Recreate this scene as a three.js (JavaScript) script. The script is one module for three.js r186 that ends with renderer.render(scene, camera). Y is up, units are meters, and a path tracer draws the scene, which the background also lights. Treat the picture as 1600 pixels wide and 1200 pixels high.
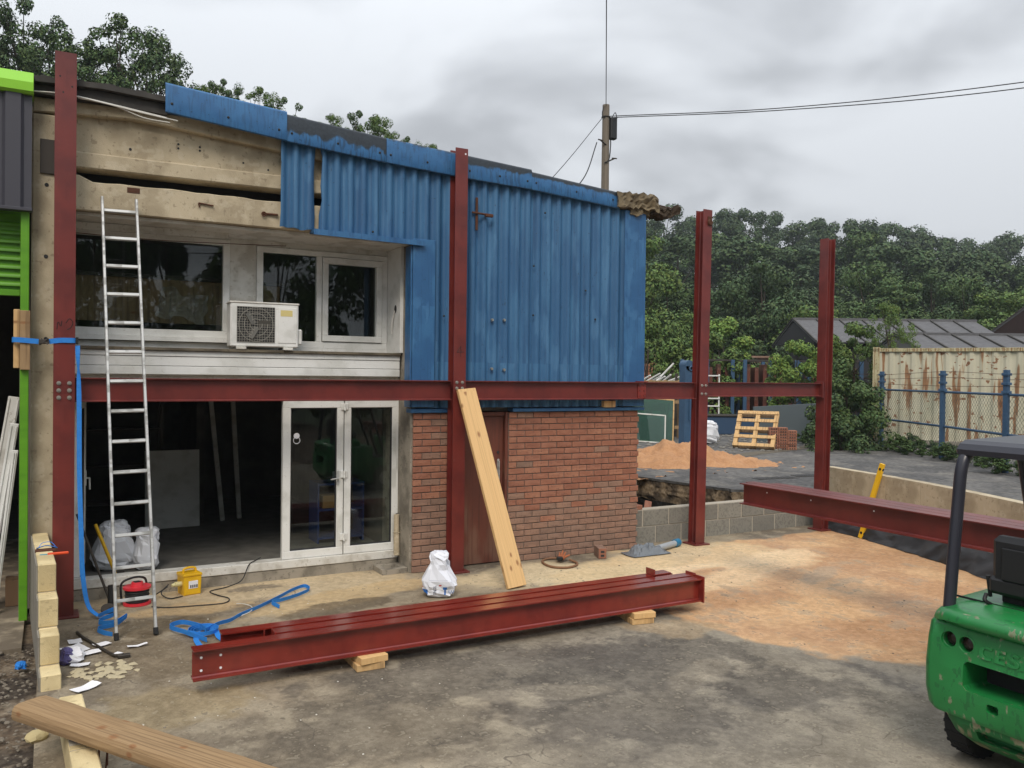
import * as THREE from 'three';
import { mergeGeometries, mergeVertices } from 'three/addons/utils/BufferGeometryUtils.js';
import { FontLoader } from 'three/addons/loaders/FontLoader.js';
import { TextGeometry } from 'three/addons/geometries/TextGeometry.js';
import { Brush, Evaluator, SUBTRACTION } from 'three-bvh-csg';

// ---------------------------------------------------------------- camera, sky, sun, exposure
const scene = new THREE.Scene();
const camera = new THREE.PerspectiveCamera(49.55, 4 / 3, 0.05, 1500);
camera.position.set(-0.102, 2.236, 8.479);
camera.rotation.order = 'YXZ';
camera.rotation.set(-0.0103, -0.50588, 0.01158);
const renderer = new THREE.WebGLRenderer({ antialias: true });
renderer.toneMapping = THREE.LinearToneMapping;
renderer.toneMappingExposure = 1.46;
renderer.shadowMap.enabled = true;

let seedState = 20240613;
const rnd = () => { seedState = (seedState * 1664525 + 1013904223) >>> 0; return seedState / 4294967296; };
const rr = (a, b) => a + (b - a) * rnd();
const pick = a => a[Math.floor(rnd() * a.length)];
const clamp = (x, a = 0, b = 1) => Math.min(b, Math.max(a, x));
const sstep = (a, b, x) => { const t = clamp((x - a) / (b - a)); return t * t * (3 - 2 * t); };
const lerp = (a, b, t) => a + (b - a) * t;
const mix3 = (a, b, t) => [lerp(a[0], b[0], t), lerp(a[1], b[1], t), lerp(a[2], b[2], t)];
function hash(i, j, s) { let h = (i * 374761393 + j * 668265263 + s * 1274126177) | 0; h = Math.imul(h ^ (h >>> 13), 1274126177); h ^= h >>> 16; return (h >>> 0) / 4294967296; }
function vn(x, y, s, per = 0) {
  let i = Math.floor(x), j = Math.floor(y); const fx = x - i, fy = y - j;
  const u = fx * fx * (3 - 2 * fx), v = fy * fy * (3 - 2 * fy);
  let i1 = i + 1, j1 = j + 1;
  if (per) { i = ((i % per) + per) % per; j = ((j % per) + per) % per; i1 = ((i1 % per) + per) % per; j1 = ((j1 % per) + per) % per; }
  const a = hash(i, j, s), b = hash(i1, j, s), c = hash(i, j1, s), d = hash(i1, j1, s);
  return a + (b - a) * u + (c - a) * v + (a - b - c + d) * u * v;
}
function fbm(x, y, s = 1, oct = 5, per = 0) { let t = 0, a = 0.5, n = 0; for (let o = 0; o < oct; o++) { t += a * vn(x, y, s + o * 17, per); n += a; a *= 0.5; x *= 2; y *= 2; per *= 2; } return t / n; }

{ // overcast sky: air and cloud only
  const w = 2048, h = 1024, d = new Float32Array(w * h * 4);
  for (let j = 0; j < h; j++) {
    const el = (j + 0.5) / h * Math.PI - Math.PI / 2, sy = Math.sin(el), cy = Math.cos(el);
    for (let i = 0; i < w; i++) {
      const az = (i + 0.5) / w * Math.PI * 2, dx = Math.cos(az) * cy, dz = Math.sin(az) * cy;
      const k = 1 / (Math.max(sy, 0) + 0.22), px = dx * k * 1.15 + 7.3, pz = dz * k * 1.15 + 3.1;
      const wx = fbm(px * 0.8, pz * 0.8, 31, 3) - 0.5, wz = fbm(px * 0.8 + 9, pz * 0.8, 57, 3) - 0.5;
      const a = fbm(px + wx * 1.6, pz + wz * 1.6, 5, 6), b = fbm(px * 2.6 + wx * 2, pz * 2.6 + wz * 2, 83, 5);
      let c = sstep(0.37, 0.63, a * 0.6 + b * 0.4);
      let L = lerp(0.55, 0.345, c) * (0.8 + 0.4 * Math.max(sy, 0) + 1.5 * Math.max(sy, 0) ** 2); // an overcast sky is brightest overhead
      L += 0.06 * (1 - sstep(0.0, 0.16, Math.abs(sy)));
      const tint = mix3([0.955, 1.0, 1.06], [0.95, 1.0, 1.075], c);
      const o = (j * w + i) * 4; d[o] = L * tint[0]; d[o + 1] = L * tint[1]; d[o + 2] = L * tint[2]; d[o + 3] = 1;
    }
  }
  const sky = new THREE.DataTexture(d, w, h, THREE.RGBAFormat, THREE.FloatType);
  sky.mapping = THREE.EquirectangularReflectionMapping; sky.magFilter = sky.minFilter = THREE.LinearFilter; sky.needsUpdate = true;
  scene.background = sky; scene.environment = sky;
}
const sun = new THREE.DirectionalLight(0xfff4e6, 1.5);
sun.position.set(-9, 26, 20); sun.target.position.set(3, 0, 0);
sun.castShadow = true; sun.shadow.radius = 45; sun.shadow.mapSize.set(2048, 2048);
Object.assign(sun.shadow.camera, { left: -45, right: 45, top: 45, bottom: -45, near: 1, far: 120 });
scene.add(sun, sun.target);
scene.fog = new THREE.FogExp2(0xc3ccd4, 0.0006);

// ---------------------------------------------------------------- helpers
const taken = {};
function numbered(name) { const n = taken[name] = (taken[name] ?? -1) + 1; return n ? name + '_' + String(n).padStart(3, '0') : name; }
function thing(name, label, category, [x, y, z] = [0, 0, 0], group) {
  const o = new THREE.Group(); o.name = numbered(name); o.position.set(x, y, z); o.userData = { label, category };
  if (group) o.userData.group = group; scene.add(o); return o;
}
function mesh(name, geo, mat) {
  if (Array.isArray(geo)) geo = merge(geo);
  const m = new THREE.Mesh(geo, mat); m.name = name; m.castShadow = m.receiveShadow = true; return m;
}
function part(parent, name, geo, mat, label) { const m = mesh(name, geo, mat); if (label) m.userData.label = label; parent.add(m); return m; }
function solo(name, geo, mat, label, category, group) { const m = mesh(numbered(name), geo, mat); m.userData = { label, category }; if (group) m.userData.group = group; scene.add(m); return m; }
function struct(name, geo, mat) { const m = mesh(numbered(name), geo, mat); m.userData = { kind: 'structure' }; scene.add(m); return m; }
function dup(o, label) { const c = o.clone(); c.name = numbered(o.name.replace(/_\d{3}$/, '')); c.userData = { ...o.userData }; if (label) c.userData.label = label; scene.add(c); return c; }
function norm(g) { g = g.index ? g.toNonIndexed() : g; for (const k of Object.keys(g.attributes)) if (!['position', 'normal', 'uv', 'color'].includes(k)) g.deleteAttribute(k); if (!g.attributes.normal) g.computeVertexNormals(); return g; }
function merge(list) { const l = list.map(g => { g = norm(g); if (!g.attributes.uv) uvm(g); return g; }); const anyC = l.some(g => g.attributes.color); if (!anyC) return mergeGeometries(l); return mergeGeometries(l); }
// uv in metres, by the dominant axis of each triangle
function uvm(g, s = 1, ou = 0, ov = 0, swap = false) {
  if (g.index) g = g.toNonIndexed(); if (!g.attributes.normal) g.computeVertexNormals();
  const p = g.attributes.position, n = p.count, uv = new Float32Array(n * 2);
  const a = new THREE.Vector3(), b = new THREE.Vector3(), c = new THREE.Vector3();
  for (let i = 0; i < n; i += 3) {
    a.fromBufferAttribute(p, i); b.fromBufferAttribute(p, i + 1); c.fromBufferAttribute(p, i + 2);
    const nn = b.clone().sub(a).cross(c.clone().sub(a)); const ax = Math.abs(nn.x), ay = Math.abs(nn.y), az = Math.abs(nn.z);
    for (let k = 0; k < 3; k++) {
      const q = k === 0 ? a : k === 1 ? b : c; let u, v;
      if (ay >= ax && ay >= az) { u = q.x; v = q.z; } else if (ax >= az) { u = q.z; v = q.y; } else { u = q.x; v = q.y; }
      if (swap) [u, v] = [v, u];
      uv[(i + k) * 2] = u * s + ou; uv[(i + k) * 2 + 1] = v * s + ov;
    }
  }
  g.setAttribute('uv', new THREE.BufferAttribute(uv, 2)); return g;
}
// chamfered box between two corners (44 triangles)
function cbox(x0, x1, y0, y1, z0, z1, ch = 0.004) {
  ch = Math.min(ch, (x1 - x0) * 0.3, (y1 - y0) * 0.3, (z1 - z0) * 0.3);
  const X = [x0, x1], Y = [y0, y1], Z = [z0, z1], V = {}, pos = [];
  const vtx = (i, j, k, ax) => [X[i] + (ax === 0 ? 0 : (i ? -ch : ch)), Y[j] + (ax === 1 ? 0 : (j ? -ch : ch)), Z[k] + (ax === 2 ? 0 : (k ? -ch : ch))];
  const cx = [(x0 + x1) / 2, (y0 + y1) / 2, (z0 + z1) / 2];
  const tri = (a, b, c) => {
    const ux = b[0] - a[0], uy = b[1] - a[1], uz = b[2] - a[2], vx = c[0] - a[0], vy = c[1] - a[1], vz = c[2] - a[2];
    const nx = uy * vz - uz * vy, ny = uz * vx - ux * vz, nz = ux * vy - uy * vx;
    const mx = (a[0] + b[0] + c[0]) / 3 - cx[0], my = (a[1] + b[1] + c[1]) / 3 - cx[1], mz = (a[2] + b[2] + c[2]) / 3 - cx[2];
    if (nx * mx + ny * my + nz * mz < 0) pos.push(...a, ...c, ...b); else pos.push(...a, ...b, ...c);
  };
  const quad = (a, b, c, d) => { tri(a, b, c); tri(a, c, d); };
  for (const s of [0, 1]) {
    quad(vtx(s, 0, 0, 0), vtx(s, 1, 0, 0), vtx(s, 1, 1, 0), vtx(s, 0, 1, 0));
    quad(vtx(0, s, 0, 1), vtx(1, s, 0, 1), vtx(1, s, 1, 1), vtx(0, s, 1, 1));
    quad(vtx(0, 0, s, 2), vtx(1, 0, s, 2), vtx(1, 1, s, 2), vtx(0, 1, s, 2));
  }
  for (const i of [0, 1]) for (const j of [0, 1]) {
    quad(vtx(i, j, 0, 0), vtx(i, j, 1, 0), vtx(i, j, 1, 1), vtx(i, j, 0, 1));
    quad(vtx(i, 0, j, 0), vtx(i, 1, j, 0), vtx(i, 1, j, 2), vtx(i, 0, j, 2));
    quad(vtx(0, i, j, 1), vtx(1, i, j, 1), vtx(1, i, j, 2), vtx(0, i, j, 2));
    for (const k of [0, 1]) tri(vtx(i, j, k, 0), vtx(i, j, k, 1), vtx(i, j, k, 2));
  }
  const g = new THREE.BufferGeometry(); g.setAttribute('position', new THREE.Float32BufferAttribute(pos, 3)); g.computeVertexNormals(); return uvm(g);
}
const bx = (x0, x1, y0, y1, z0, z1) => { const g = new THREE.BoxGeometry(x1 - x0, y1 - y0, z1 - z0); g.translate((x0 + x1) / 2, (y0 + y1) / 2, (z0 + z1) / 2); return uvm(g); };
// extruded polygon in the xy plane from z0 to z1
function prism(pts, z0, z1, bevel = 0) {
  const s = new THREE.Shape(pts.map(p => new THREE.Vector2(p[0], p[1])));
  const g = new THREE.ExtrudeGeometry(s, { depth: z1 - z0 - 2 * bevel, bevelEnabled: bevel > 0, bevelSize: bevel, bevelThickness: bevel, bevelSegments: 1, bevelOffset: -bevel, curveSegments: 8 });
  g.translate(0, 0, z0 + bevel); return uvm(g);
}
function tube(pts, r, seg = 40, rad = 6, closed = false) { return norm(new THREE.TubeGeometry(new THREE.CatmullRomCurve3(pts.map(p => new THREE.Vector3(...p)), closed, 'centripetal'), seg, r, rad, closed)); }
function bar(a, b, r, rad = 6, r2 = r) {
  const A = new THREE.Vector3(...a), B = new THREE.Vector3(...b), L = A.distanceTo(B); const g = new THREE.CylinderGeometry(r2, r, L, rad, 1);
  g.translate(0, L / 2, 0); g.applyQuaternion(new THREE.Quaternion().setFromUnitVectors(new THREE.Vector3(0, 1, 0), B.clone().sub(A).normalize())); g.translate(...a); return norm(g);
}
// a flat strap of given width following points; the width lies along 'up' (one vector, or one for each point)
function strapGeo(pts, width, up, thick = 0.003, seg = 60) {
  const c = new THREE.CatmullRomCurve3(pts.map(p => new THREE.Vector3(...p)), false, 'centripetal'); const pos = [];
  const ups = Array.isArray(up[0]) ? up : null, ring = [];
  for (let i = 0; i <= seg; i++) {
    const t = i / seg, p = c.getPoint(t), tg = c.getTangent(t); let u;
    if (ups) { const f = t * (ups.length - 1), k = Math.min(ups.length - 2, Math.floor(f)); u = new THREE.Vector3(...ups[k]).lerp(new THREE.Vector3(...ups[k + 1]), f - k); } else u = new THREE.Vector3(...up);
    u.addScaledVector(tg, -u.dot(tg)).normalize(); const n = tg.clone().cross(u).normalize();
    ring.push([[-1, -1], [1, -1], [1, 1], [-1, 1]].map(([a, b]) => p.clone().addScaledVector(u, a * width / 2).addScaledVector(n, b * thick / 2)));
  }
  const q = (a, b, cc, d) => { for (const v of [a, b, cc, a, cc, d]) pos.push(v.x, v.y, v.z); };
  for (let i = 0; i < seg; i++) for (let k = 0; k < 4; k++) { const k2 = (k + 1) % 4; q(ring[i][k], ring[i][k2], ring[i + 1][k2], ring[i + 1][k]); }
  q(ring[0][3], ring[0][2], ring[0][1], ring[0][0]); q(ring[seg][0], ring[seg][1], ring[seg][2], ring[seg][3]);
  const g = new THREE.BufferGeometry(); g.setAttribute('position', new THREE.Float32BufferAttribute(pos, 3)); g.computeVertexNormals(); return uvm(g);
}
const rotY = (g, a) => g.rotateY(a), tr = (g, x, y, z) => g.translate(x, y, z);
// textures: fn(u, v) -> sRGB 0..255 triple (or one grey number); tile by using periodic noise
function tex(w, h, fn, srgb = true) {
  const d = new Uint8Array(w * h * 4);
  for (let j = 0; j < h; j++) for (let i = 0; i < w; i++) { const c = fn((i + 0.5) / w, (j + 0.5) / h), o = (j * w + i) * 4; if (typeof c === 'number') { d[o] = d[o + 1] = d[o + 2] = clamp(c, 0, 255); } else { d[o] = clamp(c[0], 0, 255); d[o + 1] = clamp(c[1], 0, 255); d[o + 2] = clamp(c[2], 0, 255); } d[o + 3] = 255; }
  const t = new THREE.DataTexture(d, w, h); t.wrapS = t.wrapT = THREE.RepeatWrapping; t.magFilter = THREE.LinearFilter; t.minFilter = THREE.LinearMipmapLinearFilter; t.generateMipmaps = true;
  if (srgb) t.colorSpace = THREE.SRGBColorSpace; t.needsUpdate = true; return t;
}
const rep = (t, x, y) => { const c = t.clone(); c.repeat.set(x, y); c.needsUpdate = true; return c; };
const S = (o) => new THREE.MeshStandardMaterial(o), PH = o => new THREE.MeshPhysicalMaterial(o);

// ---------------------------------------------------------------- materials
const bumpFine = tex(256, 256, (u, v) => 255 * (0.6 * fbm(u * 16, v * 16, 3, 5, 16) + 0.4 * hash(Math.floor(u * 256), Math.floor(v * 256), 4)), false);
const bumpCoarse = tex(256, 256, (u, v) => 255 * fbm(u * 6, v * 6, 8, 6, 6), false);
const roughVar = tex(256, 256, (u, v) => 120 + 120 * fbm(u * 8, v * 8, 21, 5, 8), false);
const redTex = tex(512, 512, (u, v) => {
  const n = fbm(u * 5, v * 5, 11, 5, 5), f = fbm(u * 40, v * 40, 12, 3, 40); let c = mix3([116, 47, 42], [136, 58, 50], sstep(0.3, 0.7, n));
  c = mix3(c, [150, 72, 60], 0.25 * sstep(0.60, 0.75, fbm(u * 9 + 3, v * 3, 14, 4, 0))); if (f > 0.84) c = mix3(c, [160, 105, 95], 0.3); return c;
});
const M = {};
M.red = PH({ map: redTex, color: 0xd2c2c4, roughness: 0.42, roughnessMap: null, bumpMap: rep(bumpFine, 3, 3), bumpScale: 0.0006, clearcoat: 0.25, clearcoatRoughness: 0.3 });
M.redFresh = PH({ map: redTex, color: 0xf4cabc, roughness: 0.27, bumpMap: rep(bumpFine, 2, 2), bumpScale: 0.0003, clearcoat: 0.6, clearcoatRoughness: 0.16 });
M.bolt = S({ color: 0xb9b7b0, metalness: 0.85, roughness: 0.38 });
M.alu = S({ map: tex(128, 512, (u, v) => { const n = fbm(u * 8, v * 24, 5, 4, 0); return mix3([196, 197, 195], [150, 150, 146], sstep(0.45, 0.75, n)); }), metalness: 0.55, roughness: 0.42 });
M.white = S({ map: tex(512, 512, (u, v) => { const n = fbm(u * 6, v * 6, 9, 5, 6), f = fbm(u * 60, v * 60, 6, 2, 60); let c = mix3([224, 225, 222], [204, 205, 200], sstep(0.4, 0.75, n)); if (f > 0.82) c = mix3(c, [170, 166, 156], 0.25); return c; }), roughness: 0.42 });
M.whiteDirty = S({ map: tex(512, 512, (u, v) => { const n = fbm(u * 7, v * 7, 19, 6, 7), f = fbm(u * 30, v * 30, 6, 4, 30); let c = mix3([210, 209, 203], [184, 181, 172], sstep(0.42, 0.72, n)); c = mix3(c, [140, 132, 118], 0.35 * sstep(0.68, 0.78, f)); return c; }), roughness: 0.6 });
M.cream = S({ map: tex(512, 512, (u, v) => {
  const n = fbm(u * 4, v * 4, 41, 6, 4), f = fbm(u * 32, v * 32, 42, 4, 32); let c = mix3([188, 175, 149], [160, 147, 123], sstep(0.35, 0.7, n));
  c = mix3(c, [122, 109, 90], 0.45 * sstep(0.68, 0.78, f)); c = mix3(c, [200, 190, 168], 0.4 * sstep(0.58, 0.72, fbm(u * 11, v * 11, 44, 4, 11))); return c;
}), roughness: 0.92, bumpMap: bumpFine, bumpScale: 0.004 });
M.conc = S({ map: tex(512, 512, (u, v) => { const n = fbm(u * 5, v * 5, 51, 6, 5), f = fbm(u * 36, v * 36, 52, 3, 36); let c = mix3([150, 143, 130], [112, 106, 95], sstep(0.35, 0.68, n)); return mix3(c, [92, 86, 76], 0.4 * sstep(0.66, 0.76, f)); }), roughness: 0.92, bumpMap: bumpFine, bumpScale: 0.004 });
M.block = [0, 1, 2].map(k => S({ map: tex(256, 256, (u, v) => { const f = fbm(u * 48, v * 48, 61 + k, 3, 48), n = fbm(u * 4, v * 4, 64 + k, 4, 4); return mix3([146 - k * 9, 143 - k * 9, 133 - k * 8], [112, 110, 103], 0.5 * n + 0.5 * sstep(0.5, 0.7, f)); }), roughness: 0.96, bumpMap: rep(bumpFine, 3, 3), bumpScale: 0.006 }));
M.aerated = [0, 1, 2].map(k => S({ map: tex(256, 256, (u, v) => { const f = fbm(u * 30, v * 30, 71 + k, 4, 30), n = fbm(u * 3, v * 3, 75 + k, 5, 3); let c = mix3([221, 203, 158], [190, 172, 130], sstep(0.35, 0.7, n)); return mix3(c, [150, 134, 102], 0.4 * sstep(0.68, 0.78, f)); }), roughness: 0.95, bumpMap: rep(bumpFine, 2, 2), bumpScale: 0.005 }));
M.render = S({ map: tex(256, 256, (u, v) => { const n = fbm(u * 6, v * 6, 77, 6, 6); return mix3([152, 148, 138], [118, 113, 102], n); }), roughness: 0.95, bumpMap: bumpFine, bumpScale: 0.004 });
M.mortar = S({ color: new THREE.Color(0.16, 0.13, 0.11), roughness: 0.97, bumpMap: rep(bumpFine, 4, 4), bumpScale: 0.004 });
M.mortarPale = S({ color: new THREE.Color(0.42, 0.38, 0.31), roughness: 0.97, bumpMap: rep(bumpFine, 4, 4), bumpScale: 0.004 });
const brickTex = (c1, c2, s) => tex(256, 256, (u, v) => { const n = fbm(u * 8, v * 20, s, 5, 0), f = fbm(u * 50, v * 50, s + 3, 2, 50); let c = mix3(c1, c2, sstep(0.3, 0.7, n)); return mix3(c, [88, 66, 58], 0.35 * sstep(0.7, 0.8, f)); });
M.brick = [[[172, 122, 98], [158, 108, 86]], [[167, 118, 96], [152, 104, 84]], [[177, 128, 103], [163, 114, 91]], [[163, 113, 91], [148, 100, 80]]].map(([a, b], i) => S({ map: brickTex(a, b, 90 + i), color: 0xeae4e2, roughness: 0.9, bumpMap: rep(bumpFine, 3, 3), bumpScale: 0.003 }));
M.brickGrimy = [[[150, 118, 100], [132, 104, 89]], [[142, 114, 98], [126, 101, 87]], [[154, 120, 101], [136, 106, 90]]].map(([a, b], i) => S({ map: brickTex(a, b, 97 + i), roughness: 0.92, bumpMap: rep(bumpFine, 3, 3), bumpScale: 0.003 }));
const blueTex = tex(512, 1024, (u, v) => {
  const n = fbm(u * 6, v * 4, 101, 5, 0), st = fbm(u * 60, v * 3, 103, 4, 0), f = fbm(u * 70, v * 70, 104, 3, 0);
  let c = mix3([62, 110, 150], [50, 95, 136], sstep(0.3, 0.7, n)); c = mix3(c, [38, 76, 114], 0.4 * sstep(0.54, 0.72, st)); c = mix3(c, [86, 132, 170], 0.4 * sstep(0.60, 0.75, fbm(u * 14, v * 5, 108, 4, 0)));
  if (f > 0.82) c = mix3(c, [34, 56, 80], 0.5); return c;
});
M.blue = S({ map: blueTex, roughness: 0.5, bumpMap: rep(bumpFine, 3, 3), bumpScale: 0.0012 });
M.blueFlat = S({ map: blueTex, color: 0xe8f4ff, roughness: 0.42, bumpMap: rep(bumpFine, 2, 2), bumpScale: 0.0008 });
const fasciaTex = (grime, s) => tex(512, 128, (u, v) => { // v up: grime lies along the top of the panel
  const edge = 1 - grime * (0.62 + 0.5 * (fbm(u * 9, 2, s, 4) - 0.5)); const st = fbm(u * 90, v * 2.5, s + 2, 4);
  let c = mix3([60, 116, 166], [44, 94, 144], fbm(u * 12, v * 3, s + 5, 5)); c = mix3(c, [38, 64, 92], 0.6 * sstep(0.5, 0.68, st) * (0.4 + 0.6 * grime));
  const g = sstep(edge - 0.05, edge + 0.08, v + 0.14 * (fbm(u * 40, v * 10, s + 8, 4) - 0.5)); if (grime > 0) c = mix3(c, mix3([30, 34, 40], [52, 58, 63], fbm(u * 60, v * 16, s + 9, 4)), g * 0.92);
  if (fbm(u * 80, v * 20, s + 12, 2) > 0.87) c = mix3(c, [30, 40, 54], 0.7); return c;
});
M.fascia = [[0.0, 201], [0.95, 211], [0.12, 221], [0.55, 231], [0.42, 241]].map(([g, s]) => S({ map: fasciaTex(g, s), roughness: 0.48 }));
M.roof = S({ map: tex(256, 256, (u, v) => mix3([52, 50, 48], [78, 76, 72], fbm(u * 10, v * 10, 111, 5, 10))), roughness: 0.9, bumpMap: bumpCoarse, bumpScale: 0.01 });
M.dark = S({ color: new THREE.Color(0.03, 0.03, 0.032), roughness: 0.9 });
M.interior = S({ map: tex(256, 256, (u, v) => mix3([116, 111, 102], [86, 83, 77], fbm(u * 6, v * 6, 121, 5, 6))), roughness: 0.95 });
M.intFloor = S({ map: tex(256, 256, (u, v) => mix3([134, 131, 124], [94, 92, 87], fbm(u * 8, v * 8, 131, 6, 8))), roughness: 0.75 });
M.glass = PH({ color: 0xf2f7f5, transmission: 1, thickness: 0, roughness: 0.015, ior: 1.5, metalness: 0 });
M.glassGreen = PH({ color: 0x9cc6b8, transmission: 0.92, thickness: 0, roughness: 0.02, ior: 1.52 });
M.black = S({ color: 0x17181a, roughness: 0.55 });
M.rubber = S({ color: 0x1b1b1c, roughness: 0.85, bumpMap: bumpFine, bumpScale: 0.002 });
M.cable = S({ color: 0x202022, roughness: 0.6 });
const woodTex = (a, b, s, k = 1) => tex(256, 1024, (u, v) => {
  const w = fbm(u * 3, v * 4, s, 3) * 0.5, ring = Math.sin((u * 9 + w * 7 + fbm(u * 2, v * 1.5, s + 1, 2) * 5) * 6.283); let c = mix3(a, b, 0.5 + 0.32 * ring * k + 0.5 * (fbm(u * 60, v * 6, s + 2, 4) - 0.5));
  for (let i = 0; i < 7; i++) { const kx = hash(i, 3, s), ky = hash(i, 7, s), dd = Math.hypot((u - kx) * 0.22, (v - ky) * 1.1); if (dd < 0.03) c = mix3(mix3([132, 88, 54], c, 0.25), c, sstep(0.004, 0.016 + 0.012 * hash(i, 9, s), dd + 0.006 * (fbm(u * 30, v * 30, s + 6, 2) - 0.5))); } const sk = fbm(u * 34, v * 1.6, s + 21, 4); return mix3(c, mix3(b, [92, 74, 54], 0.5), (k > 0.28 ? 0.6 : 0.18) * sstep(0.54, 0.72, sk));
});
M.pine = S({ map: woodTex([226, 190, 136], [206, 164, 108], 141, 0.25), roughness: 0.72, bumpMap: bumpFine, bumpScale: 0.001 });
M.pine2 = S({ map: woodTex([216, 182, 130], [192, 154, 104], 145, 0.4), roughness: 0.78, bumpMap: bumpFine, bumpScale: 0.001 });
M.oldWood = S({ map: woodTex([172, 144, 106], [130, 104, 74], 151, 0.3), roughness: 0.86, bumpMap: bumpCoarse, bumpScale: 0.004 });
M.lime = S({ color: new THREE.Color(0.21, 0.50, 0.035), roughness: 0.4 });
M.green = S({ map: tex(128, 512, (u, v) => mix3([96, 156, 30], [80, 138, 24], fbm(u * 6, v * 20, 155, 4, 0))), roughness: 0.45 });
M.charcoal = S({ color: new THREE.Color(0.052, 0.052, 0.066), roughness: 0.45 });
M.strap = S({ map: tex(64, 256, (u, v) => mix3([30, 112, 196], [44, 134, 214], fbm(u * 40, v * 60, 161, 3, 0))), roughness: 0.75 });
M.yellow = S({ map: tex(128, 128, (u, v) => mix3([236, 190, 30], [214, 166, 26], fbm(u * 8, v * 8, 165, 5, 8))), roughness: 0.42 });
M.reelRed = S({ color: new THREE.Color(0.62, 0.03, 0.045), roughness: 0.38 });
M.plastic = S({ color: new THREE.Color(0.74, 0.76, 0.80), roughness: 0.42, side: THREE.DoubleSide });
M.paper = S({ color: 0xe6e6ea, roughness: 0.8, side: THREE.DoubleSide });
M.brownDoor = S({ map: tex(256, 512, (u, v) => { const n = fbm(u * 6, v * 5, 171, 6), st = fbm(u * 40, v * 3, 173, 4); let c = mix3([112, 58, 42], [92, 50, 38], n); c = mix3(c, [128, 104, 86], 0.55 * sstep(0.52, 0.8, fbm(u * 3, v * 3, 175, 5) * (1.25 - 0.75 * v))); return mix3(c, [76, 42, 32], 0.4 * sstep(0.55, 0.7, st)); }), roughness: 0.6 });
M.rust = S({ map: tex(128, 128, (u, v) => mix3([104, 62, 40], [66, 44, 34], fbm(u * 10, v * 10, 181, 5, 10))), roughness: 0.85, metalness: 0.2 });
M.steelDark = S({ color: 0x4a4540, metalness: 0.6, roughness: 0.55 });
// ---------------------------------------------------------------- ground
function flat(x0, x1, z0, z1, y, uvScale) { const g = new THREE.PlaneGeometry(x1 - x0, z1 - z0); g.rotateX(-Math.PI / 2); g.translate((x0 + x1) / 2, y, (z0 + z1) / 2); if (uvScale) { const p = g.attributes.position, uv = g.attributes.uv; for (let i = 0; i < p.count; i++) uv.setXY(i, p.getX(i) * uvScale, p.getZ(i) * uvScale); } return g; }
const SX0 = -1, SX1 = 11, SZ0 = -1.5, SZ1 = 10.5;
const blobs = [ // stains and spilt sand on the slab: x, z, rx, rz, turn, strength, colour, edge roughness
  [1.9, -0.25, 1.9, 0.50, 0.05, 0.85, [196, 176, 142], 0.5], [2.6, 0.35, 1.2, 0.26, -0.25, 0.8, [192, 166, 124], 0.6], [1.0, 0.15, 0.6, 0.24, 0.1, 0.8, [196, 168, 126], 0.6],
  [4.7, 0.45, 1.0, 0.60, 0.0, 0.9, [206, 188, 152], 0.5], [5.6, 0.75, 1.1, 0.65, -0.1, 0.9, [208, 186, 146], 0.5], [6.9, 0.55, 1.3, 0.75, 0.1, 0.8, [212, 186, 144], 0.6],
  [7.0, 1.35, 1.7, 0.36, -0.32, 0.72, [222, 194, 154], 0.8], [6.3, 1.0, 0.8, 0.22, -0.1, 0.7, [226, 202, 164], 0.8], [7.6, 1.9, 0.5, 0.13, -0.4, 0.5, [168, 152, 130], 0.9],
  [2.9, 2.9, 1.3, 0.55, 0.2, 0.55, [84, 78, 70], 0.9], [4.1, 3.3, 1.2, 0.6, -0.2, 0.6, [82, 77, 70], 0.9], [3.3, 4.1, 1.0, 0.6, 0.1, 0.5, [88, 82, 74], 0.9], [1.7, 3.5, 0.8, 0.5, 0.4, 0.5, [96, 88, 76], 0.9], [4.5, 4.3, 0.9, 0.5, 0.1, 0.55, [84, 79, 72], 0.9],
  [0.9, 1.5, 0.9, 0.55, 0.1, 0.5, [98, 84, 64], 0.8], [0.6, 0.6, 0.45, 0.28, 0.0, 0.6, [90, 78, 60], 0.8], [2.35, 0.75, 0.5, 0.16, -0.2, 0.65, [92, 80, 62], 0.8], [1.75, -0.35, 0.3, 0.12, 0, 0.6, [112, 102, 88], 0.8], [3.4, 1.2, 0.9, 0.25, -0.1, 0.5, [96, 86, 68], 0.8],
  [0.55, 2.6, 0.55, 0.4, 0.3, 0.5, [152, 134, 98], 0.9], [3.0, 3.5, 0.5, 0.12, 0.3, 0.5, [152, 142, 124], 1.0], [4.2, 3.7, 0.5, 0.14, -0.4, 0.45, [150, 140, 122], 1.0], [2.2, 4.3, 0.7, 0.22, 0.2, 0.5, [150, 140, 122], 1.0], [4.9, 2.75, 0.5, 0.25, 0.5, 0.6, [170, 148, 116], 0.9],
];
const sandPoly = [[5.05, 2.0], [4.95, 2.75], [5.0, 3.25], [5.3, 3.85], [5.95, 4.35], [7, 4.6], [8.6, 4.4], [9.4, 2.6], [10, 0.9], [10.1, 0], [9.0, -0.15], [7.9, 0.12], [7.2, 0.5], [6.3, 0.75], [5.6, 1.3]];
function sdPoly(P, x, y) { let d = 1e9, s = 1; for (let i = 0, j = P.length - 1; i < P.length; j = i++) { const ex = P[j][0] - P[i][0], ey = P[j][1] - P[i][1], wx = x - P[i][0], wy = y - P[i][1], t = clamp((wx * ex + wy * ey) / (ex * ex + ey * ey)), bx2 = wx - ex * t, by = wy - ey * t; d = Math.min(d, bx2 * bx2 + by * by); const c1 = y >= P[i][1], c2 = y < P[j][1], c3 = ex * wy > ey * wx; if ((c1 && c2 && c3) || (!c1 && !c2 && !c3)) s = -s; } return s * Math.sqrt(d); }
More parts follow.
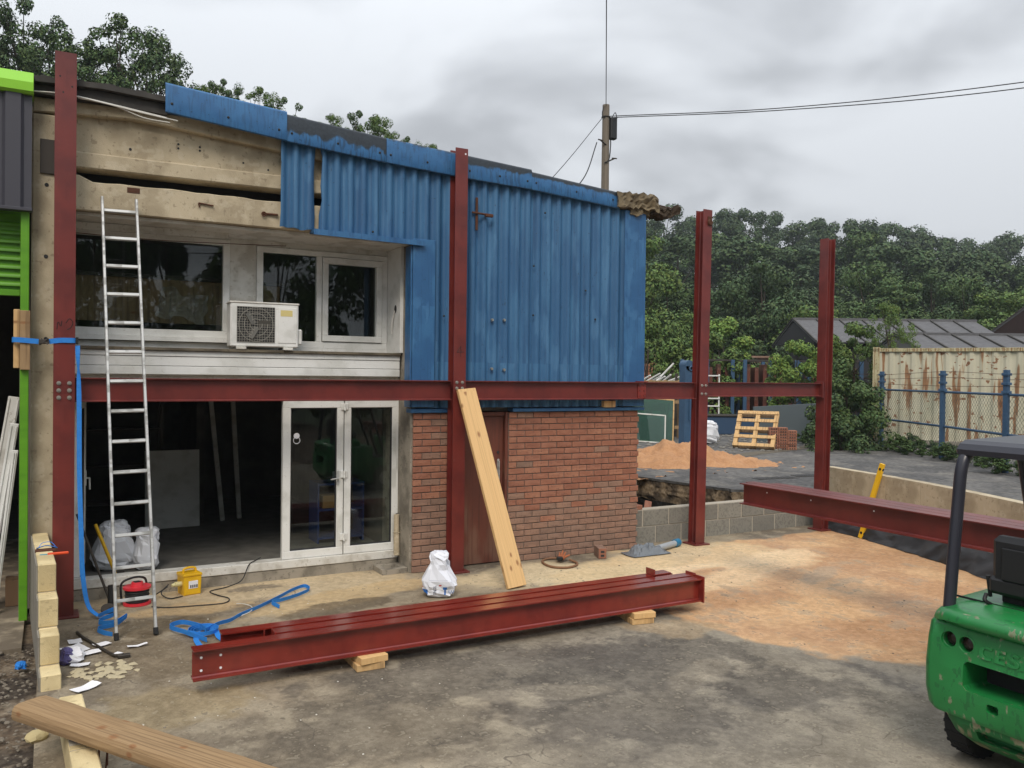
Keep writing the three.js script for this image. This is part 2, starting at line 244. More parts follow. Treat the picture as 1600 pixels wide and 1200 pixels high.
const slabTex = tex(2048, 2048, (u, v) => {
  const x = SX0 + u * (SX1 - SX0), z = SZ0 + v * (SZ1 - SZ0);
  const n1 = fbm(x * 0.9, z * 0.9, 301, 5), n2 = fbm(x * 5, z * 5, 303, 4), n3 = fbm(x * 24, z * 24, 305, 3), wx = n2 - 0.5;
  let c = mix3([142, 129, 108], [108, 98, 83], sstep(0.34, 0.66, n1)); c = mix3(c, [150, 139, 118], 0.55 * sstep(0.52, 0.7, n2)); 
  c = mix3(c, [128, 123, 112], 0.55 * sstep(1.6, 3.4, x + 0.6 * (n1 - 0.5)) * sstep(1.4, 2.4, z)); // greyer power-floated bay in front
  if (x > 4.5) { const sd = sdPoly(sandPoly, x, z) + 0.55 * (n1 - 0.5) + 0.22 * wx + 0.05 * (n3 - 0.5), m = 1 - sstep(-0.05, 0.05, sd); if (m > 0) { const q = fbm(x * 1.7 + 3, z * 1.7, 317, 4); c = mix3(c, mix3([206, 166, 122], [180, 138, 99], sstep(0.3, 0.68, q)), m * (0.92 - 0.35 * sstep(0.62, 0.75, n2))); } }
  for (const b of blobs) {
    const dx = x - b[0], dz = z - b[1]; if (Math.abs(dx) > b[2] * 1.9 + 0.3 && Math.abs(dx) > b[3] * 1.9 + 0.3) continue; const ca = Math.cos(b[4]), sa = Math.sin(b[4]);
    const e = Math.hypot((dx * ca + dz * sa) / b[2], (-dx * sa + dz * ca) / b[3]); if (e > 2) continue;
    const m = 1 - sstep(0.72, 1.12, e + b[7] * 1.5 * (n1 - 0.5) + b[7] * 1.3 * wx + 0.25 * (n3 - 0.5)); if (m > 0) c = mix3(c, b[6], m * b[5]);
  }
  const k = (n3 - 0.5) * 44 + (hash(Math.floor(u * 2048), Math.floor(v * 2048), 9) - 0.5) * 16 + (n2 - 0.5) * 26; c = [c[0] + k, c[1] + k * 0.97, c[2] + k * 0.9];
  const cr = Math.abs(fbm(x * 1.3 + 4, z * 1.3, 311, 4) - 0.5); if (cr < 0.002 && n1 > 0.5 && x < 4.8) c = mix3(c, [72, 65, 56], 0.5); // hairline cracks
  if (n3 > 0.75 && n2 > 0.54) c = mix3(c, [78, 70, 58], 0.4); if (n3 < 0.27) c = mix3(c, [176, 166, 146], 0.4);
  return c;
});
const slabRough = tex(512, 512, (u, v) => { const x = SX0 + u * 12, z = SZ0 + v * 12; return 150 + 105 * sstep(0.32, 0.62, fbm(x * 1.1, z * 1.1, 321, 5)); }, false);
M.slab = S({ map: slabTex, roughness: 1, roughnessMap: slabRough, bumpMap: rep(bumpFine, 26, 26), bumpScale: 0.004 });
{ const g = bx(SX0 + 0.82, SX1 - 0.9, -0.2, 0, SZ0 + 0.6, SZ1); const p = g.attributes.position, uv = g.attributes.uv; for (let i = 0; i < p.count; i++) uv.setXY(i, (p.getX(i) - SX0) / 12, (p.getZ(i) - SZ0) / 12); struct('concrete_slab', g, M.slab); }
M.dirt = S({ map: tex(1024, 1024, (u, v) => { const n = fbm(u * 6, v * 6, 331, 6, 6), f = fbm(u * 70, v * 70, 333, 3, 70), p2 = fbm(u * 14, v * 14, 335, 4, 14); let c = mix3([96, 82, 66], [64, 55, 46], sstep(0.34, 0.66, n)); c = mix3(c, [138, 126, 108], 0.65 * sstep(0.56, 0.68, p2)); const k = (f - 0.5) * 60; return [c[0] + k, c[1] + k, c[2] + k * 0.9]; }), roughness: 0.97, bumpMap: rep(bumpFine, 1, 1), bumpScale: 0.012 });
{ // trodden earth of the yard in front, gently uneven
  const g = new THREE.PlaneGeometry(70, 58, 140, 116); g.rotateX(-Math.PI / 2); g.translate(-25, 0, 28.2); const p = g.attributes.position, uv = g.attributes.uv;
  for (let i = 0; i < p.count; i++) { const x = p.getX(i), z = p.getZ(i); uv.setXY(i, x * 0.45, z * 0.45); p.setY(i, -0.035 + (x > -0.4 ? -0.03 : 0.03 * (fbm(x * 1.3, z * 1.3, 341, 3) - 0.5))); } g.computeVertexNormals(); struct('yard_ground', g, M.dirt);
}
struct('neighbour_forecourt', bx(-9, -0.30, -0.12, 0.0, -4.2, 0.75), S({ map: tex(512, 512, (u, v) => { const n = fbm(u * 7, v * 7, 345, 6, 7); return mix3([158, 146, 126], [108, 98, 84], sstep(0.3, 0.7, n)); }), roughness: 0.95, bumpMap: bumpFine, bumpScale: 0.004 }));
M.asphalt = S({ map: tex(1024, 1024, (u, v) => { const n = fbm(u * 5, v * 5, 351, 6, 5), f = fbm(u * 90, v * 90, 353, 2, 90), p2 = fbm(u * 12, v * 12, 355, 5, 12); let c = mix3([98, 96, 93], [76, 75, 74], sstep(0.35, 0.65, n)); c = mix3(c, [122, 118, 110], 0.55 * sstep(0.56, 0.7, p2)); const k = (f - 0.5) * 50; return [c[0] + k, c[1] + k, c[2] + k]; }), roughness: 0.82, bumpMap: rep(bumpFine, 2, 2), bumpScale: 0.006 });
// asphalt yard 0.5 m above the slab, with the broken edge of the excavation
const edgeLine = []; { const pts = [[5.2, -3.35], [8.84, -3.08], [9.04, -1.95], [9.2, -1.2], [9.9, -0.62], [10.25, -0.5]]; for (let i = 0; i < pts.length - 1; i++) for (let k = 0; k < 6; k++) { const t = k / 6; edgeLine.push([lerp(pts[i][0], pts[i + 1][0], t) + rr(-0.05, 0.05), lerp(pts[i][1], pts[i + 1][1], t) + rr(-0.06, 0.06)]); } edgeLine.push(pts[pts.length - 1]); }
// edge of the retaining wall, curving towards the viewer
const retLine = [[10.25, -0.30], [10.12, 0.30], [9.98, 0.95], [9.80, 1.60], [9.58, 2.25], [9.32, 2.90], [9.05, 3.55], [8.85, 4.2], [8.7, 4.9], [8.6, 5.7], [8.55, 6.6], [8.5, 8], [8.5, 10.4]];
{
  const outer = [[70, 10.4], [70, -24], [3.5, -24], [3.5, -3.4]];
  const poly = [...edgeLine, ...retLine.map(p => [p[0] + 0.1, p[1]]), ...outer];
  const sh = new THREE.Shape(poly.map(p => new THREE.Vector2(p[0], -p[1]))); const g = new THREE.ExtrudeGeometry(sh, { depth: 0.04, bevelEnabled: false }); g.rotateX(-Math.PI / 2); g.translate(0, 0.46, 0); struct('asphalt_yard', uvm(g, 0.22), M.asphalt);
  // pale concrete strip laid across the asphalt
  const st = new THREE.Shape([[10.9, 4.6], [13.4, 5.6], [17.4, 6.8], [17.5, 6.35], [13.5, 5.15], [11.1, 4.2]].map(p => new THREE.Vector2(p[0], p[1]))); const sg = new THREE.ShapeGeometry(st); sg.rotateX(-Math.PI / 2); sg.translate(0, 0.505, 0);
  struct('concrete_strip', uvm(sg, 0.5), S({ map: M.conc.map, color: 0xa8a49c, roughness: 0.95 }));
}
M.soil = S({ map: tex(512, 512, (u, v) => { const n = fbm(u * 8, v * 8, 361, 6, 8), f = fbm(u * 50, v * 50, 363, 3, 50); const k = (f - 0.5) * 50; const c = mix3([142, 124, 100], [84, 72, 58], sstep(0.35, 0.65, n)); return [c[0] + k, c[1] + k, c[2] + k]; }), roughness: 1, bumpMap: bumpCoarse, bumpScale: 0.03 });
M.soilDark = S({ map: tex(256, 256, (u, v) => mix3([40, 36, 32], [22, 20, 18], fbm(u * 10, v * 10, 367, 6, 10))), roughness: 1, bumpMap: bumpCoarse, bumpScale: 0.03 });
{ // cut face under the asphalt: a ragged overhanging crust, then undercut dark earth
  const face = (y0, y1, off0, off1, mat, name, amp, s) => {
    const rows = 9, pos = [], uv = [], n = edgeLine.length, sub = 4, P = [];
    for (let j = 0; j <= rows; j++) { const row = []; for (let i = 0; i < (n - 1) * sub + 1; i++) { const k = Math.min(n - 2, Math.floor(i / sub)), t = i / sub - k, x = lerp(edgeLine[k][0], edgeLine[k + 1][0], t), z = lerp(edgeLine[k][1], edgeLine[k + 1][1], t); const q = j / rows; const o = lerp(off0, off1, q) + (j ? amp * (fbm(i * 0.31 + 3, j * 0.6, s, 4) - 0.5) : 0); const yy = lerp(y1, y0, q) + (j === rows ? 0.12 * (fbm(i * 0.23, 1, s + 5, 3) - 0.5) : 0); row.push([x + o * 0.55, yy, z + o * 0.8]); } P.push(row); }
    for (let j = 0; j < rows; j++) for (let i = 0; i < P[0].length - 1; i++) for (const v of [P[j][i], P[j + 1][i], P[j + 1][i + 1], P[j][i], P[j + 1][i + 1], P[j][i + 1]]) { pos.push(...v); uv.push((v[0] + v[2]) * 0.8, v[1] * 0.8); }
    const g = new THREE.BufferGeometry(); g.setAttribute('position', new THREE.Float32BufferAttribute(pos, 3)); g.setAttribute('uv', new THREE.Float32BufferAttribute(uv, 2)); g.computeVertexNormals(); struct(name, g, mat);
  };
  M.soil.side = M.soilDark.side = THREE.DoubleSide;
  face(0.12, 0.462, 0.03, -0.04, M.soil, 'cut_earth_face', 0.16, 371);
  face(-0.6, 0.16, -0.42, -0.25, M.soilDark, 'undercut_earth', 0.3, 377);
  const g = new THREE.PlaneGeometry(6.2, 4.2, 60, 40); g.rotateX(-Math.PI / 2); g.translate(8.6, -0.3, -2.62); const p = g.attributes.position, uv = g.attributes.uv; for (let i = 0; i < p.count; i++) { const x = p.getX(i), z = p.getZ(i); const bank = 0.5 * sstep(7.9, 6.9, x) * sstep(-1.9, -0.5, z); p.setY(i, -0.5 + bank + 0.22 * (fbm(x * 2.4, z * 2.4, 381, 5) - 0.5)); uv.setXY(i, x, z); } g.computeVertexNormals(); struct('pit_floor', g, M.soil);
}
// far ground and hill
function hillH(x, z) { const d = (x + 0.1) * 0.4846 - (z - 8.48) * 0.8747, l = (x + 0.1) * 0.8747 + (z - 8.48) * 0.4846; const k = sstep(30, 130, d); let h = -0.7 + 1.1 * sstep(24, 30, d) + k * 13.5 * (1 - 0.28 * sstep(10, 75, l)) * sstep(-40, 10, l); return h + 0.8 * (fbm(x * 0.05, z * 0.05, 391, 3) - 0.5) * k; }
M.hill = S({ map: tex(256, 256, (u, v) => mix3([52, 66, 30], [36, 44, 24], fbm(u * 10, v * 10, 393, 5, 10))), roughness: 1 });
{ const g = new THREE.PlaneGeometry(1600, 1600, 200, 200); g.rotateX(-Math.PI / 2); const p = g.attributes.position, uv = g.attributes.uv; for (let i = 0; i < p.count; i++) { const f = t => Math.sign(t) * Math.pow(Math.abs(t) / 800, 2.2) * 800; const x = f(p.getX(i)), z = f(p.getZ(i)); p.setX(i, x); p.setZ(i, z); p.setY(i, hillH(x, z)); uv.setXY(i, x * 0.1, z * 0.1); } g.computeVertexNormals(); struct('hillside', g, M.hill); }
// ---------------------------------------------------------------- the workshop building
const B = thing('workshop_building', 'half-stripped workshop with blue corrugated cladding, brick base and bare concrete gable', 'building');
const roofTop = [[-0.27, 4.86], [0.30, 4.885], [0.84, 4.86], [1.99, 4.845], [3.9, 4.73], [6.62, 4.50]];
const roofY = x => { for (let i = 0; i < roofTop.length - 1; i++) if (x <= roofTop[i + 1][0]) return lerp(roofTop[i][1], roofTop[i + 1][1], (x - roofTop[i][0]) / (roofTop[i + 1][0] - roofTop[i][0])); return roofTop[roofTop.length - 1][1]; };
{
  // roof: two thin layers of dark sheet following the shallow gable
  const top = roofTop.map(p => [p[0], p[1]]), bot = roofTop.slice().reverse().map(p => [p[0], p[1] - 0.05]);
  const roof = part(B, 'roof', [prism([...top, ...bot], -8.2, -0.10), prism([[-0.27, 4.80], [0.3, 4.825], [0.86, 4.80], [0.86, 4.70], [0.3, 4.725], [-0.27, 4.72]], -8.1, -0.16)], M.roof);
  for (let i = 0; i < 26; i++) { const x = -0.2 + i * 0.262; const g = bx(x, x + 0.09, 0, 0.022, -8.1, -0.13); g.rotateZ(-0.03); const y = roofY(x + 0.045); part(roof, 'roof_rib', g.translate(0, y + 0.031 * x - 0.003, 0), M.roof); }
  // concrete gable
  part(B, 'gable_panel', prism([[-0.26, 4.05], [0.0, 4.27], [2.6, 4.29], [6.5, 3.9], [6.5, 4.42], [3.4, 4.5], [1.99, 4.6], [0.7, 4.68], [-0.26, 4.64]], -0.48, -0.30), M.cream);
  part(B, 'gable_rim', prism([[-0.26, 4.57], [0.08, 4.60], [0.55, 4.625], [0.85, 4.61], [1.99, 4.52], [3.4, 4.40], [3.4, 4.62], [1.99, 4.72], [0.7, 4.735], [-0.26, 4.71]], -0.50, -0.225, 0.012), M.cream);
  part(B, 'gable_rib', prism([[0.0, 4.12], [2.5, 4.135], [2.5, 4.285], [0.0, 4.27]], -0.50, -0.252, 0.012), M.cream);
  part(B, 'slot_back', bx(-0.02, 6.5, 3.7, 4.3, -0.66, -0.60), M.dark);
  // lintel with a rough broken upper edge
  const up = []; for (let i = 0; i <= 30; i++) { const x = 3.42 - i * 3.42 / 30; up.push([x, 4.005 + 0.035 * (fbm(x * 4, 3, 403, 4) - 0.5) + (x < 0.2 ? 0.05 : 0)]); }
  part(B, 'lintel', prism([[0.0, 3.725], [3.42, 3.725], ...up], -0.55, -0.225, 0.008), M.cream);
  // embedded iron and drilled holes
  for (const [x, y, r] of [[0.98, 4.47, .011], [0.98, 4.43, .011], [1.18, 4.47, .011], [1.18, 4.435, .011], [0.55, 4.36, .013], [1.6, 4.37, .010], [2.1 - .25, 4.33, .010], [-0.2, 4.39, .014]]) { const g = new THREE.CylinderGeometry(r, r, 0.006, 10); g.rotateX(Math.PI / 2); part(B, 'drilled_hole', g.translate(x, y, -0.299), M.dark); }
  part(B, 'cast_in_hook', [bar([1.16, 3.90, -0.215], [1.30, 3.885, -0.21], 0.008), bar([1.16, 3.90, -0.215], [1.17, 3.86, -0.215], 0.008)], M.rust);
  part(B, 'cast_in_hook', [bar([1.78, 3.86, -0.215], [1.93, 3.86, -0.205], 0.012), tr(rotY(new THREE.TorusGeometry(0.02, 0.007, 6, 12), 0), 1.79, 3.855, -0.205)], M.rust);
  part(B, 'cast_in_plate', bx(0.52, 0.63, 3.93, 3.98, -0.232, -0.221), M.rust);
  // concrete column at the left, with a steel plate
  part(B, 'concrete_column', cbox(-0.265, 0.02, 0, 4.56, -0.50, -0.215, 0.014), M.cream);
  part(B, 'steel_plate', cbox(-0.20, -0.07, 4.02, 4.33, -0.213, -0.196, 0.003), M.steelDark);
  for (const y of [2.55, 3.30, 3.95]) { const g = new THREE.CylinderGeometry(.018, .018, 0.006, 10); g.rotateX(Math.PI / 2); part(B, 'drilled_hole', g.translate(-0.13 + 0.02 * Math.sin(y * 9), y - 0.03, -0.214), M.dark); }
  // white soffit boards over the window recess, one sagging at the left
  part(B, 'soffit', bx(0.0, 3.42, 3.69, 3.72, -1.0, -0.30), M.whiteDirty);
  { const g = bx(0, 1.5, 0, 0.07, 0, 0.015); g.rotateZ(0.02); part(B, 'loose_trim', g.translate(0.02, 3.60, -0.62), M.whiteDirty); }
  part(B, 'loose_wire', tube([[0.05, 3.55, -0.5], [0.8, 3.54, -0.48], [1.6, 3.57, -0.5], [2.1, 3.60, -0.55]], 0.004, 30), M.rust);
  // concrete post at the right of the opening (reveal)
  part(B, 'concrete_jamb', [cbox(3.425, 3.50, 0, 3.70, -1.1, -0.225, 0.006), bx(3.44, 3.50, 3.70, 4.4, -0.5, -0.26)], M.conc);
  // walls, floors and ceilings that close the building
  part(B, 'side_wall', [bx(-0.36, -0.20, 0, 4.68, -8, -0.5), bx(6.42, 6.60, 0, 4.42, -8, -0.47)], M.interior);
  part(B, 'rear_wall', bx(-0.36, 6.60, 0, 4.42, -8.15, -8.0), M.interior);
  part(B, 'front_wall', [bx(3.50, 6.58, 1.81, 4.42, -0.46, -0.30)], M.conc);
  part(B, 'ground_floor', bx(-0.2, 6.42, -0.1, 0.115, -8, -0.72), M.intFloor);
  part(B, 'upper_floor', bx(-0.2, 6.42, 2.10, 2.22, -8, -0.72), M.interior);
  part(B, 'upper_ceiling', bx(-0.2, 6.42, 4.05, 4.12, -8, -0.62), M.interior);
  part(B, 'partition_wall', [bx(3.50, 3.60, 0.115, 2.10, -8, -1.1), bx(-0.2, 3.5, 0.115, 2.10, -6.2, -6.05), bx(1.75, 1.85, 0.115, 2.1, -6.05, -4.3), bx(3.5, 3.6, 2.22, 4.05, -8, -1.0), bx(-.2, 3.5, 2.22, 4.05, -4.6, -4.45)], M.interior);
}
{ // white bay: window recess, boarded apron
  part(B, 'bay_sill', [cbox(0.02, 3.40, 2.445, 2.475, -1.0, -0.47, 0.004)], S({ map: M.conc.map, color: 0xb8b2a6, roughness: 0.9 }));
  for (const [a, b, zf] of [[2.205, 2.288, -0.505], [2.292, 2.385, -0.508], [2.389, 2.443, -0.5]]) part(B, 'apron_board', cbox(0.02, 3.40, a, b, -0.545, zf, 0.004), M.white);
  part(B, 'apron_back', bx(0.02, 3.40, 2.19, 2.44, -0.72, -0.55), M.whiteDirty);
  part(B, 'infill_panel', [cbox(1.585, 1.865, 2.475, 3.69, -0.97, -0.905, 0.003), bx(0.0, 3.40, 3.63, 3.69, -0.965, -0.91)], M.whiteDirty);
  part(B, 'side_panel', cbox(3.385, 3.424, 2.478, 3.688, -0.93, -0.47, 0.003), M.white);
  { const g = new THREE.CylinderGeometry(0.045, 0.045, 0.006, 16); g.scale(1, 1, 0.7); g.rotateZ(Math.PI / 2); const h = part(B, 'pipe_hole', g.translate(3.384, 2.99, -0.62), M.dark); part(B, 'loose_wire', tube([[3.38, 2.97, -0.63], [3.36, 2.85, -0.66], [3.365, 2.7, -0.68]], 0.008, 16), M.whiteDirty); }
  const win = (x0, x1, y0, y1, panes, label) => {
    const w = new THREE.Group(); w.name = 'window'; B.add(w); const z0 = -0.955, z1 = -0.885;
    const fr = [cbox(x0, x1, y0, y0 + 0.075, z0, z1), cbox(x0, x1, y1 - 0.06, y1, z0, z1), cbox(x0, x0 + 0.07, y0 + 0.075, y1 - 0.06, z0, z1 - 0.001), cbox(x1 - 0.07, x1, y0 + 0.075, y1 - 0.06, z0, z1 - 0.001)];
    for (let i = 0; i < panes.length - 1; i++) { const xm = (panes[i][1] + panes[i + 1][0]) / 2; fr.push(cbox(xm - 0.03, xm + 0.03, y0 + 0.075, y1 - 0.06, z0, z1 - 0.002)); }
    const f = mesh('frame', fr, M.white); w.add(f);
    for (const [a, b, sash] of panes) {
      if (sash) w.add(mesh('sash', [cbox(a, b, y0 + 0.08, y0 + 0.15, z0 + 0.01, z1 + 0.018), cbox(a, b, y1 - 0.135, y1 - 0.065, z0 + 0.01, z1 + 0.018), cbox(a, a + 0.065, y0 + 0.15, y1 - 0.135, z0 + 0.01, z1 + 0.017), cbox(b - 0.065, b, y0 + 0.15, y1 - 0.135, z0 + 0.01, z1 + 0.017)], M.white));
      w.add(mesh('pane', bx(a + (sash ? 0.06 : -0.005), b - (sash ? 0.06 : -0.005), y0 + (sash ? 0.145 : 0.07), y1 - (sash ? 0.13 : 0.055), -0.925, -0.919), M.glass));
    }
    return w;
  };
  win(0.02, 1.583, 2.60, 3.66, [[0.09, 1.513]]); win(1.867, 3.382, 2.52, 3.625, [[1.937, 2.53], [2.60, 3.31, 1]]);
  part(B, 'window_ledge', [cbox(0.02, 1.583, 2.55, 2.60, -1.0, -0.84, 0.003), bx(0.02, 1.583, 2.475, 2.545, -0.97, -0.90), bx(1.867, 3.382, 2.477, 2.52, -0.97, -0.88)], M.white);
}
{ // glazed doors below
  part(B, 'door_header', bx(0.03, 3.42, 1.935, 2.19, -0.72, -0.58), M.whiteDirty);
  part(B, 'threshold', [cbox(0.03, 3.42, 0.115, 0.205, -0.72, -0.555, 0.006)], M.whiteDirty);
  part(B, 'door_step', cbox(0.0, 3.42, -0.02, 0.113, -0.9, -0.565, 0.01), M.conc);
  part(B, 'door_jamb', [cbox(0.03, 0.09, 0.205, 1.935, -0.71, -0.60), cbox(3.40, 3.424, 0.62, 1.935, -0.71, -0.585)], M.white);
  const leaf = (w, h, gl) => { // hung from x = 0, standing at y = 0
    const d = new THREE.Group(); d.name = 'glazed_door';
    d.add(mesh('frame', [cbox(0, w, 0, gl[2], -0.035, 0.035), cbox(0, w, gl[3], h, -0.035, 0.035), cbox(0, gl[0], gl[2], gl[3], -0.034, 0.034), cbox(gl[1], w, gl[2], gl[3], -0.034, 0.034)], M.white));
    d.add(mesh('bead', [bx(gl[0], gl[1], gl[2], gl[2] + 0.012, -0.012, 0.022), bx(gl[0], gl[1], gl[3] - 0.012, gl[3], -0.012, 0.022), bx(gl[0], gl[0] + 0.01, gl[2] + .012, gl[3] - .012, -0.012, 0.0215), bx(gl[1] - 0.01, gl[1], gl[2] + .012, gl[3] - .012, -0.012, 0.0215)], M.dark));
    d.add(mesh('pane', bx(gl[0], gl[1], gl[2], gl[3], -0.003, 0.003), M.glass)); B.add(d); return d;
  };
  const d1 = leaf(0.675, 1.725, [0.085, 0.60, 0.085, 1.645]); d1.position.set(2.095, 0.208, -0.62);
  d1.add(mesh('handle', [bar([0.61, 0.86, 0.03], [0.61, 0.86, 0.075], 0.009), bar([0.61, 0.86, 0.072], [0.52, 0.85, 0.075], 0.008), cbox(0.60, 0.625, 0.78, 0.94, 0.034, 0.042)], M.alu));
  d1.add(mesh('sticker', [tr(new THREE.CylinderGeometry(0.032, 0.032, 0.003, 18).rotateX(Math.PI / 2), 0.155, 1.34, 0.006), tr(new THREE.TorusGeometry(0.036, 0.004, 6, 20), 0.155, 1.29, 0.008)], M.paper));
  const d2 = leaf(0.62, 1.725, [0.075, 0.565, 0.085, 1.645]); d2.position.set(2.782, 0.208, -0.62);
  for (const y of [0.16, 0.86, 1.62]) part(B, 'hinge', [cbox(2.735, 2.815, 0.208 + y, 0.208 + y + 0.075, -0.585, -0.57, 0.003), tr(new THREE.CylinderGeometry(0.011, 0.011, 0.085, 8), 2.776, 0.208 + y + 0.037, -0.562)], M.white);
  const d3 = leaf(0.68, 1.725, [0.085, 0.60, 0.085, 1.645]); d3.position.set(0.115, 0.208, -0.68); d3.rotation.y = 1.46;
  d3.add(mesh('handle', [bar([0.63, 0.9, -0.03], [0.63, 0.9, -0.075], 0.009), bar([0.63, 0.9, -0.072], [0.63, 0.78, -0.075], 0.009), cbox(0.615, 0.645, 0.82, 0.98, -0.043, -0.034)], M.white));
  d3.add(mesh('handle', [bar([0.63, 0.9, 0.03], [0.63, 0.9, 0.075], 0.009), bar([0.63, 0.9, 0.072], [0.63, 0.78, 0.075], 0.009), cbox(0.615, 0.645, 0.82, 0.98, 0.034, 0.043)], M.white));
  part(B, 'downpipe', [bar([3.385, 0.62, -0.52], [3.385, 0.42, -0.52], 0.032, 12), bar([3.385, 0.40, -0.52], [3.37, 0.16, -0.47], 0.035, 12), tr(new THREE.TorusGeometry(0.034, 0.008, 6, 14).rotateX(Math.PI / 2), 3.385, 0.41, -0.52)], M.cream, 'broken stub of cream drain pipe beside the glazed doors');
  part(B, 'drain_gully', [cbox(3.12, 3.42, -0.01, 0.06, -0.56, -0.50), cbox(3.12, 3.42, -0.01, 0.06, -0.32, -0.26), cbox(3.12, 3.18, -0.01, 0.06, -0.50, -0.32), cbox(3.36, 3.42, -0.01, 0.06, -0.50, -0.32), bx(3.18, 3.36, 0.0, 0.015, -0.5, -0.32)], M.conc);
}
{ // brick base: separate bricks on a recessed mortar bed
  const wall = part(B, 'brick_wall', [bx(3.50, 3.862, 0, 1.79, -0.42, -0.212), bx(4.67, 6.592, -0.12, 1.79, -0.42, -0.212)], M.mortar);
  const L = 0.215, Hh = 0.065, D = 0.1, make = (l) => [0, 1, 2, 3].map(k => { const g = cbox(-l / 2, l / 2, -Hh / 2, Hh / 2, -D, 0, 0.004); uvm(g, 1, k * 0.37, k * 0.21); return g; });
  const full = make(L), half = make(0.1025), cut = {};
  const lay = (x0, x1, yStart, courses) => {
    for (let c = 0; c < courses; c++) {
      const y = yStart + c * 0.075 + 0.0375; let x = x0 - (c % 2 ? 0.1125 : 0);
      while (x < x1 - 0.03) {
        const a = Math.max(x, x0), b = Math.min(x + 0.215, x1); const l = b - a;
        if (l > 0.04) {
          let gs = Math.abs(l - L) < 0.004 ? full : Math.abs(l - 0.1025) < 0.004 ? half : (cut[l.toFixed(3)] ??= make(l));
          const grime = 0.02 + 0.96 * sstep(1.0, 0.4, y); const m = rnd() < grime + (x0 < 4 ? 0.2 : 0) ? pick(M.brickGrimy) : pick(M.brick);
          const b2 = mesh('brick', pick(gs), m); b2.position.set((a + b) / 2, y, -0.20 + rr(-0.0025, 0.0025)); b2.rotation.z = rr(-0.004, 0.004); wall.add(b2);
        }
        x += 0.225;
      }
    }
  };
  lay(3.452, 3.868, 0.0, 24); lay(4.675, 6.605, -0.0, 24);
  part(B, 'brick_plinth', [bx(4.675, 6.60, -0.14, -0.003, -0.3, -0.203)], M.conc);
  // end face of the wall and the blue sill on top
  part(B, 'wall_end', bx(6.592, 6.603, 0, 1.79, -0.46, -0.205 - 0.1), M.brick[1]);
  part(B, 'blue_sill', [cbox(4.70, 6.66, 1.803, 1.845, -0.30, -0.155, 0.006), cbox(3.40, 3.86, 1.803, 1.85, -0.30, -0.16, 0.006)], M.blueFlat);
  // brown steel door
  const d = new THREE.Group(); d.name = 'steel_door'; B.add(d);
  d.add(mesh('door_frame', [cbox(3.868, 3.905, 0, 1.80, -0.36, -0.235), cbox(4.632, 4.672, 0, 1.80, -0.36, -0.215), cbox(3.905, 4.632, 1.755, 1.80, -0.36, -0.235)], M.brownDoor));
  { const g = cbox(3.908, 4.628, 0.012, 1.752, -0.32, -0.265, 0.004), p = g.attributes.position, uv = g.attributes.uv; for (let i = 0; i < p.count; i++) uv.setXY(i, (p.getX(i) - 3.9) / 0.73, p.getY(i) / 1.76); d.add(mesh('door_panel', g, M.brownDoor)); }
  d.add(mesh('handle', [cbox(4.545, 4.575, 0.97, 1.24, -0.264, -0.25), cbox(4.552, 4.568, 0.99, 1.22, -0.252, -0.222, 0.006)], M.alu));
  { const g = new THREE.CylinderGeometry(0.016, 0.016, 0.012, 12); g.rotateX(Math.PI / 2); d.add(mesh('keyhole', g.translate(4.56, 1.32, -0.26), M.dark)); }
}
// corrugated sheet: closed thin shell, corrugations along x, bottom and top given as functions
function corrSheet(x0, x1, yb, yt, z, pitch = 0.146, amp = 0.024, phase = 0, th = 0.007, rag = [0, 0], seed = 1) {
  const n = Math.max(6, Math.round((x1 - x0) / pitch * 14)), rows = 6, pos = [], uv = []; const F = [], Bk = [];
  for (let j = 0; j <= rows; j++) {
    const f = [], b = []; for (let i = 0; i <= n; i++) {
      const q = j / rows; let x = lerp(x0, x1, i / n); const e0 = rag[0] * (fbm(q * 5, 1, seed, 4) - 0.5) * Math.max(0, 1 - i / 4), e1 = rag[1] * (fbm(q * 5, 2, seed + 3, 4) - 0.5) * Math.max(0, 1 - (n - i) / 4); x += e0 + e1;
      const s = Math.sin((x - phase) / pitch * Math.PI * 2), zz = z + amp * Math.sign(s) * Math.pow(Math.abs(s), 0.8); const y = lerp(yb(x), yt(x), q); f.push([x, y, zz]); b.push([x, y, zz - th]);
    } F.push(f); Bk.push(b);
  }
  const Q = (a, b, c, d) => { for (const v of [a, b, c, a, c, d]) { pos.push(...v); uv.push(v[0] * 0.9 + seed * 0.13, v[1] * 0.42); } };
  for (let j = 0; j < rows; j++) { for (let i = 0; i < n; i++) { Q(F[j][i], F[j][i + 1], F[j + 1][i + 1], F[j + 1][i]); Q(Bk[j][i + 1], Bk[j][i], Bk[j + 1][i], Bk[j + 1][i + 1]); } Q(Bk[j][0], F[j][0], F[j + 1][0], Bk[j + 1][0]); Q(F[j][n], Bk[j][n], Bk[j + 1][n], F[j + 1][n]); }
  for (let i = 0; i < n; i++) { Q(Bk[0][i], Bk[0][i + 1], F[0][i + 1], F[0][i]); Q(F[rows][i], F[rows][i + 1], Bk[rows][i + 1], Bk[rows][i]); }
  let g = new THREE.BufferGeometry(); g.setAttribute('position', new THREE.Float32BufferAttribute(pos, 3)); g.setAttribute('uv', new THREE.Float32BufferAttribute(uv, 2)); g = mergeVertices(g, 1e-5); g.computeVertexNormals(); return g;
}
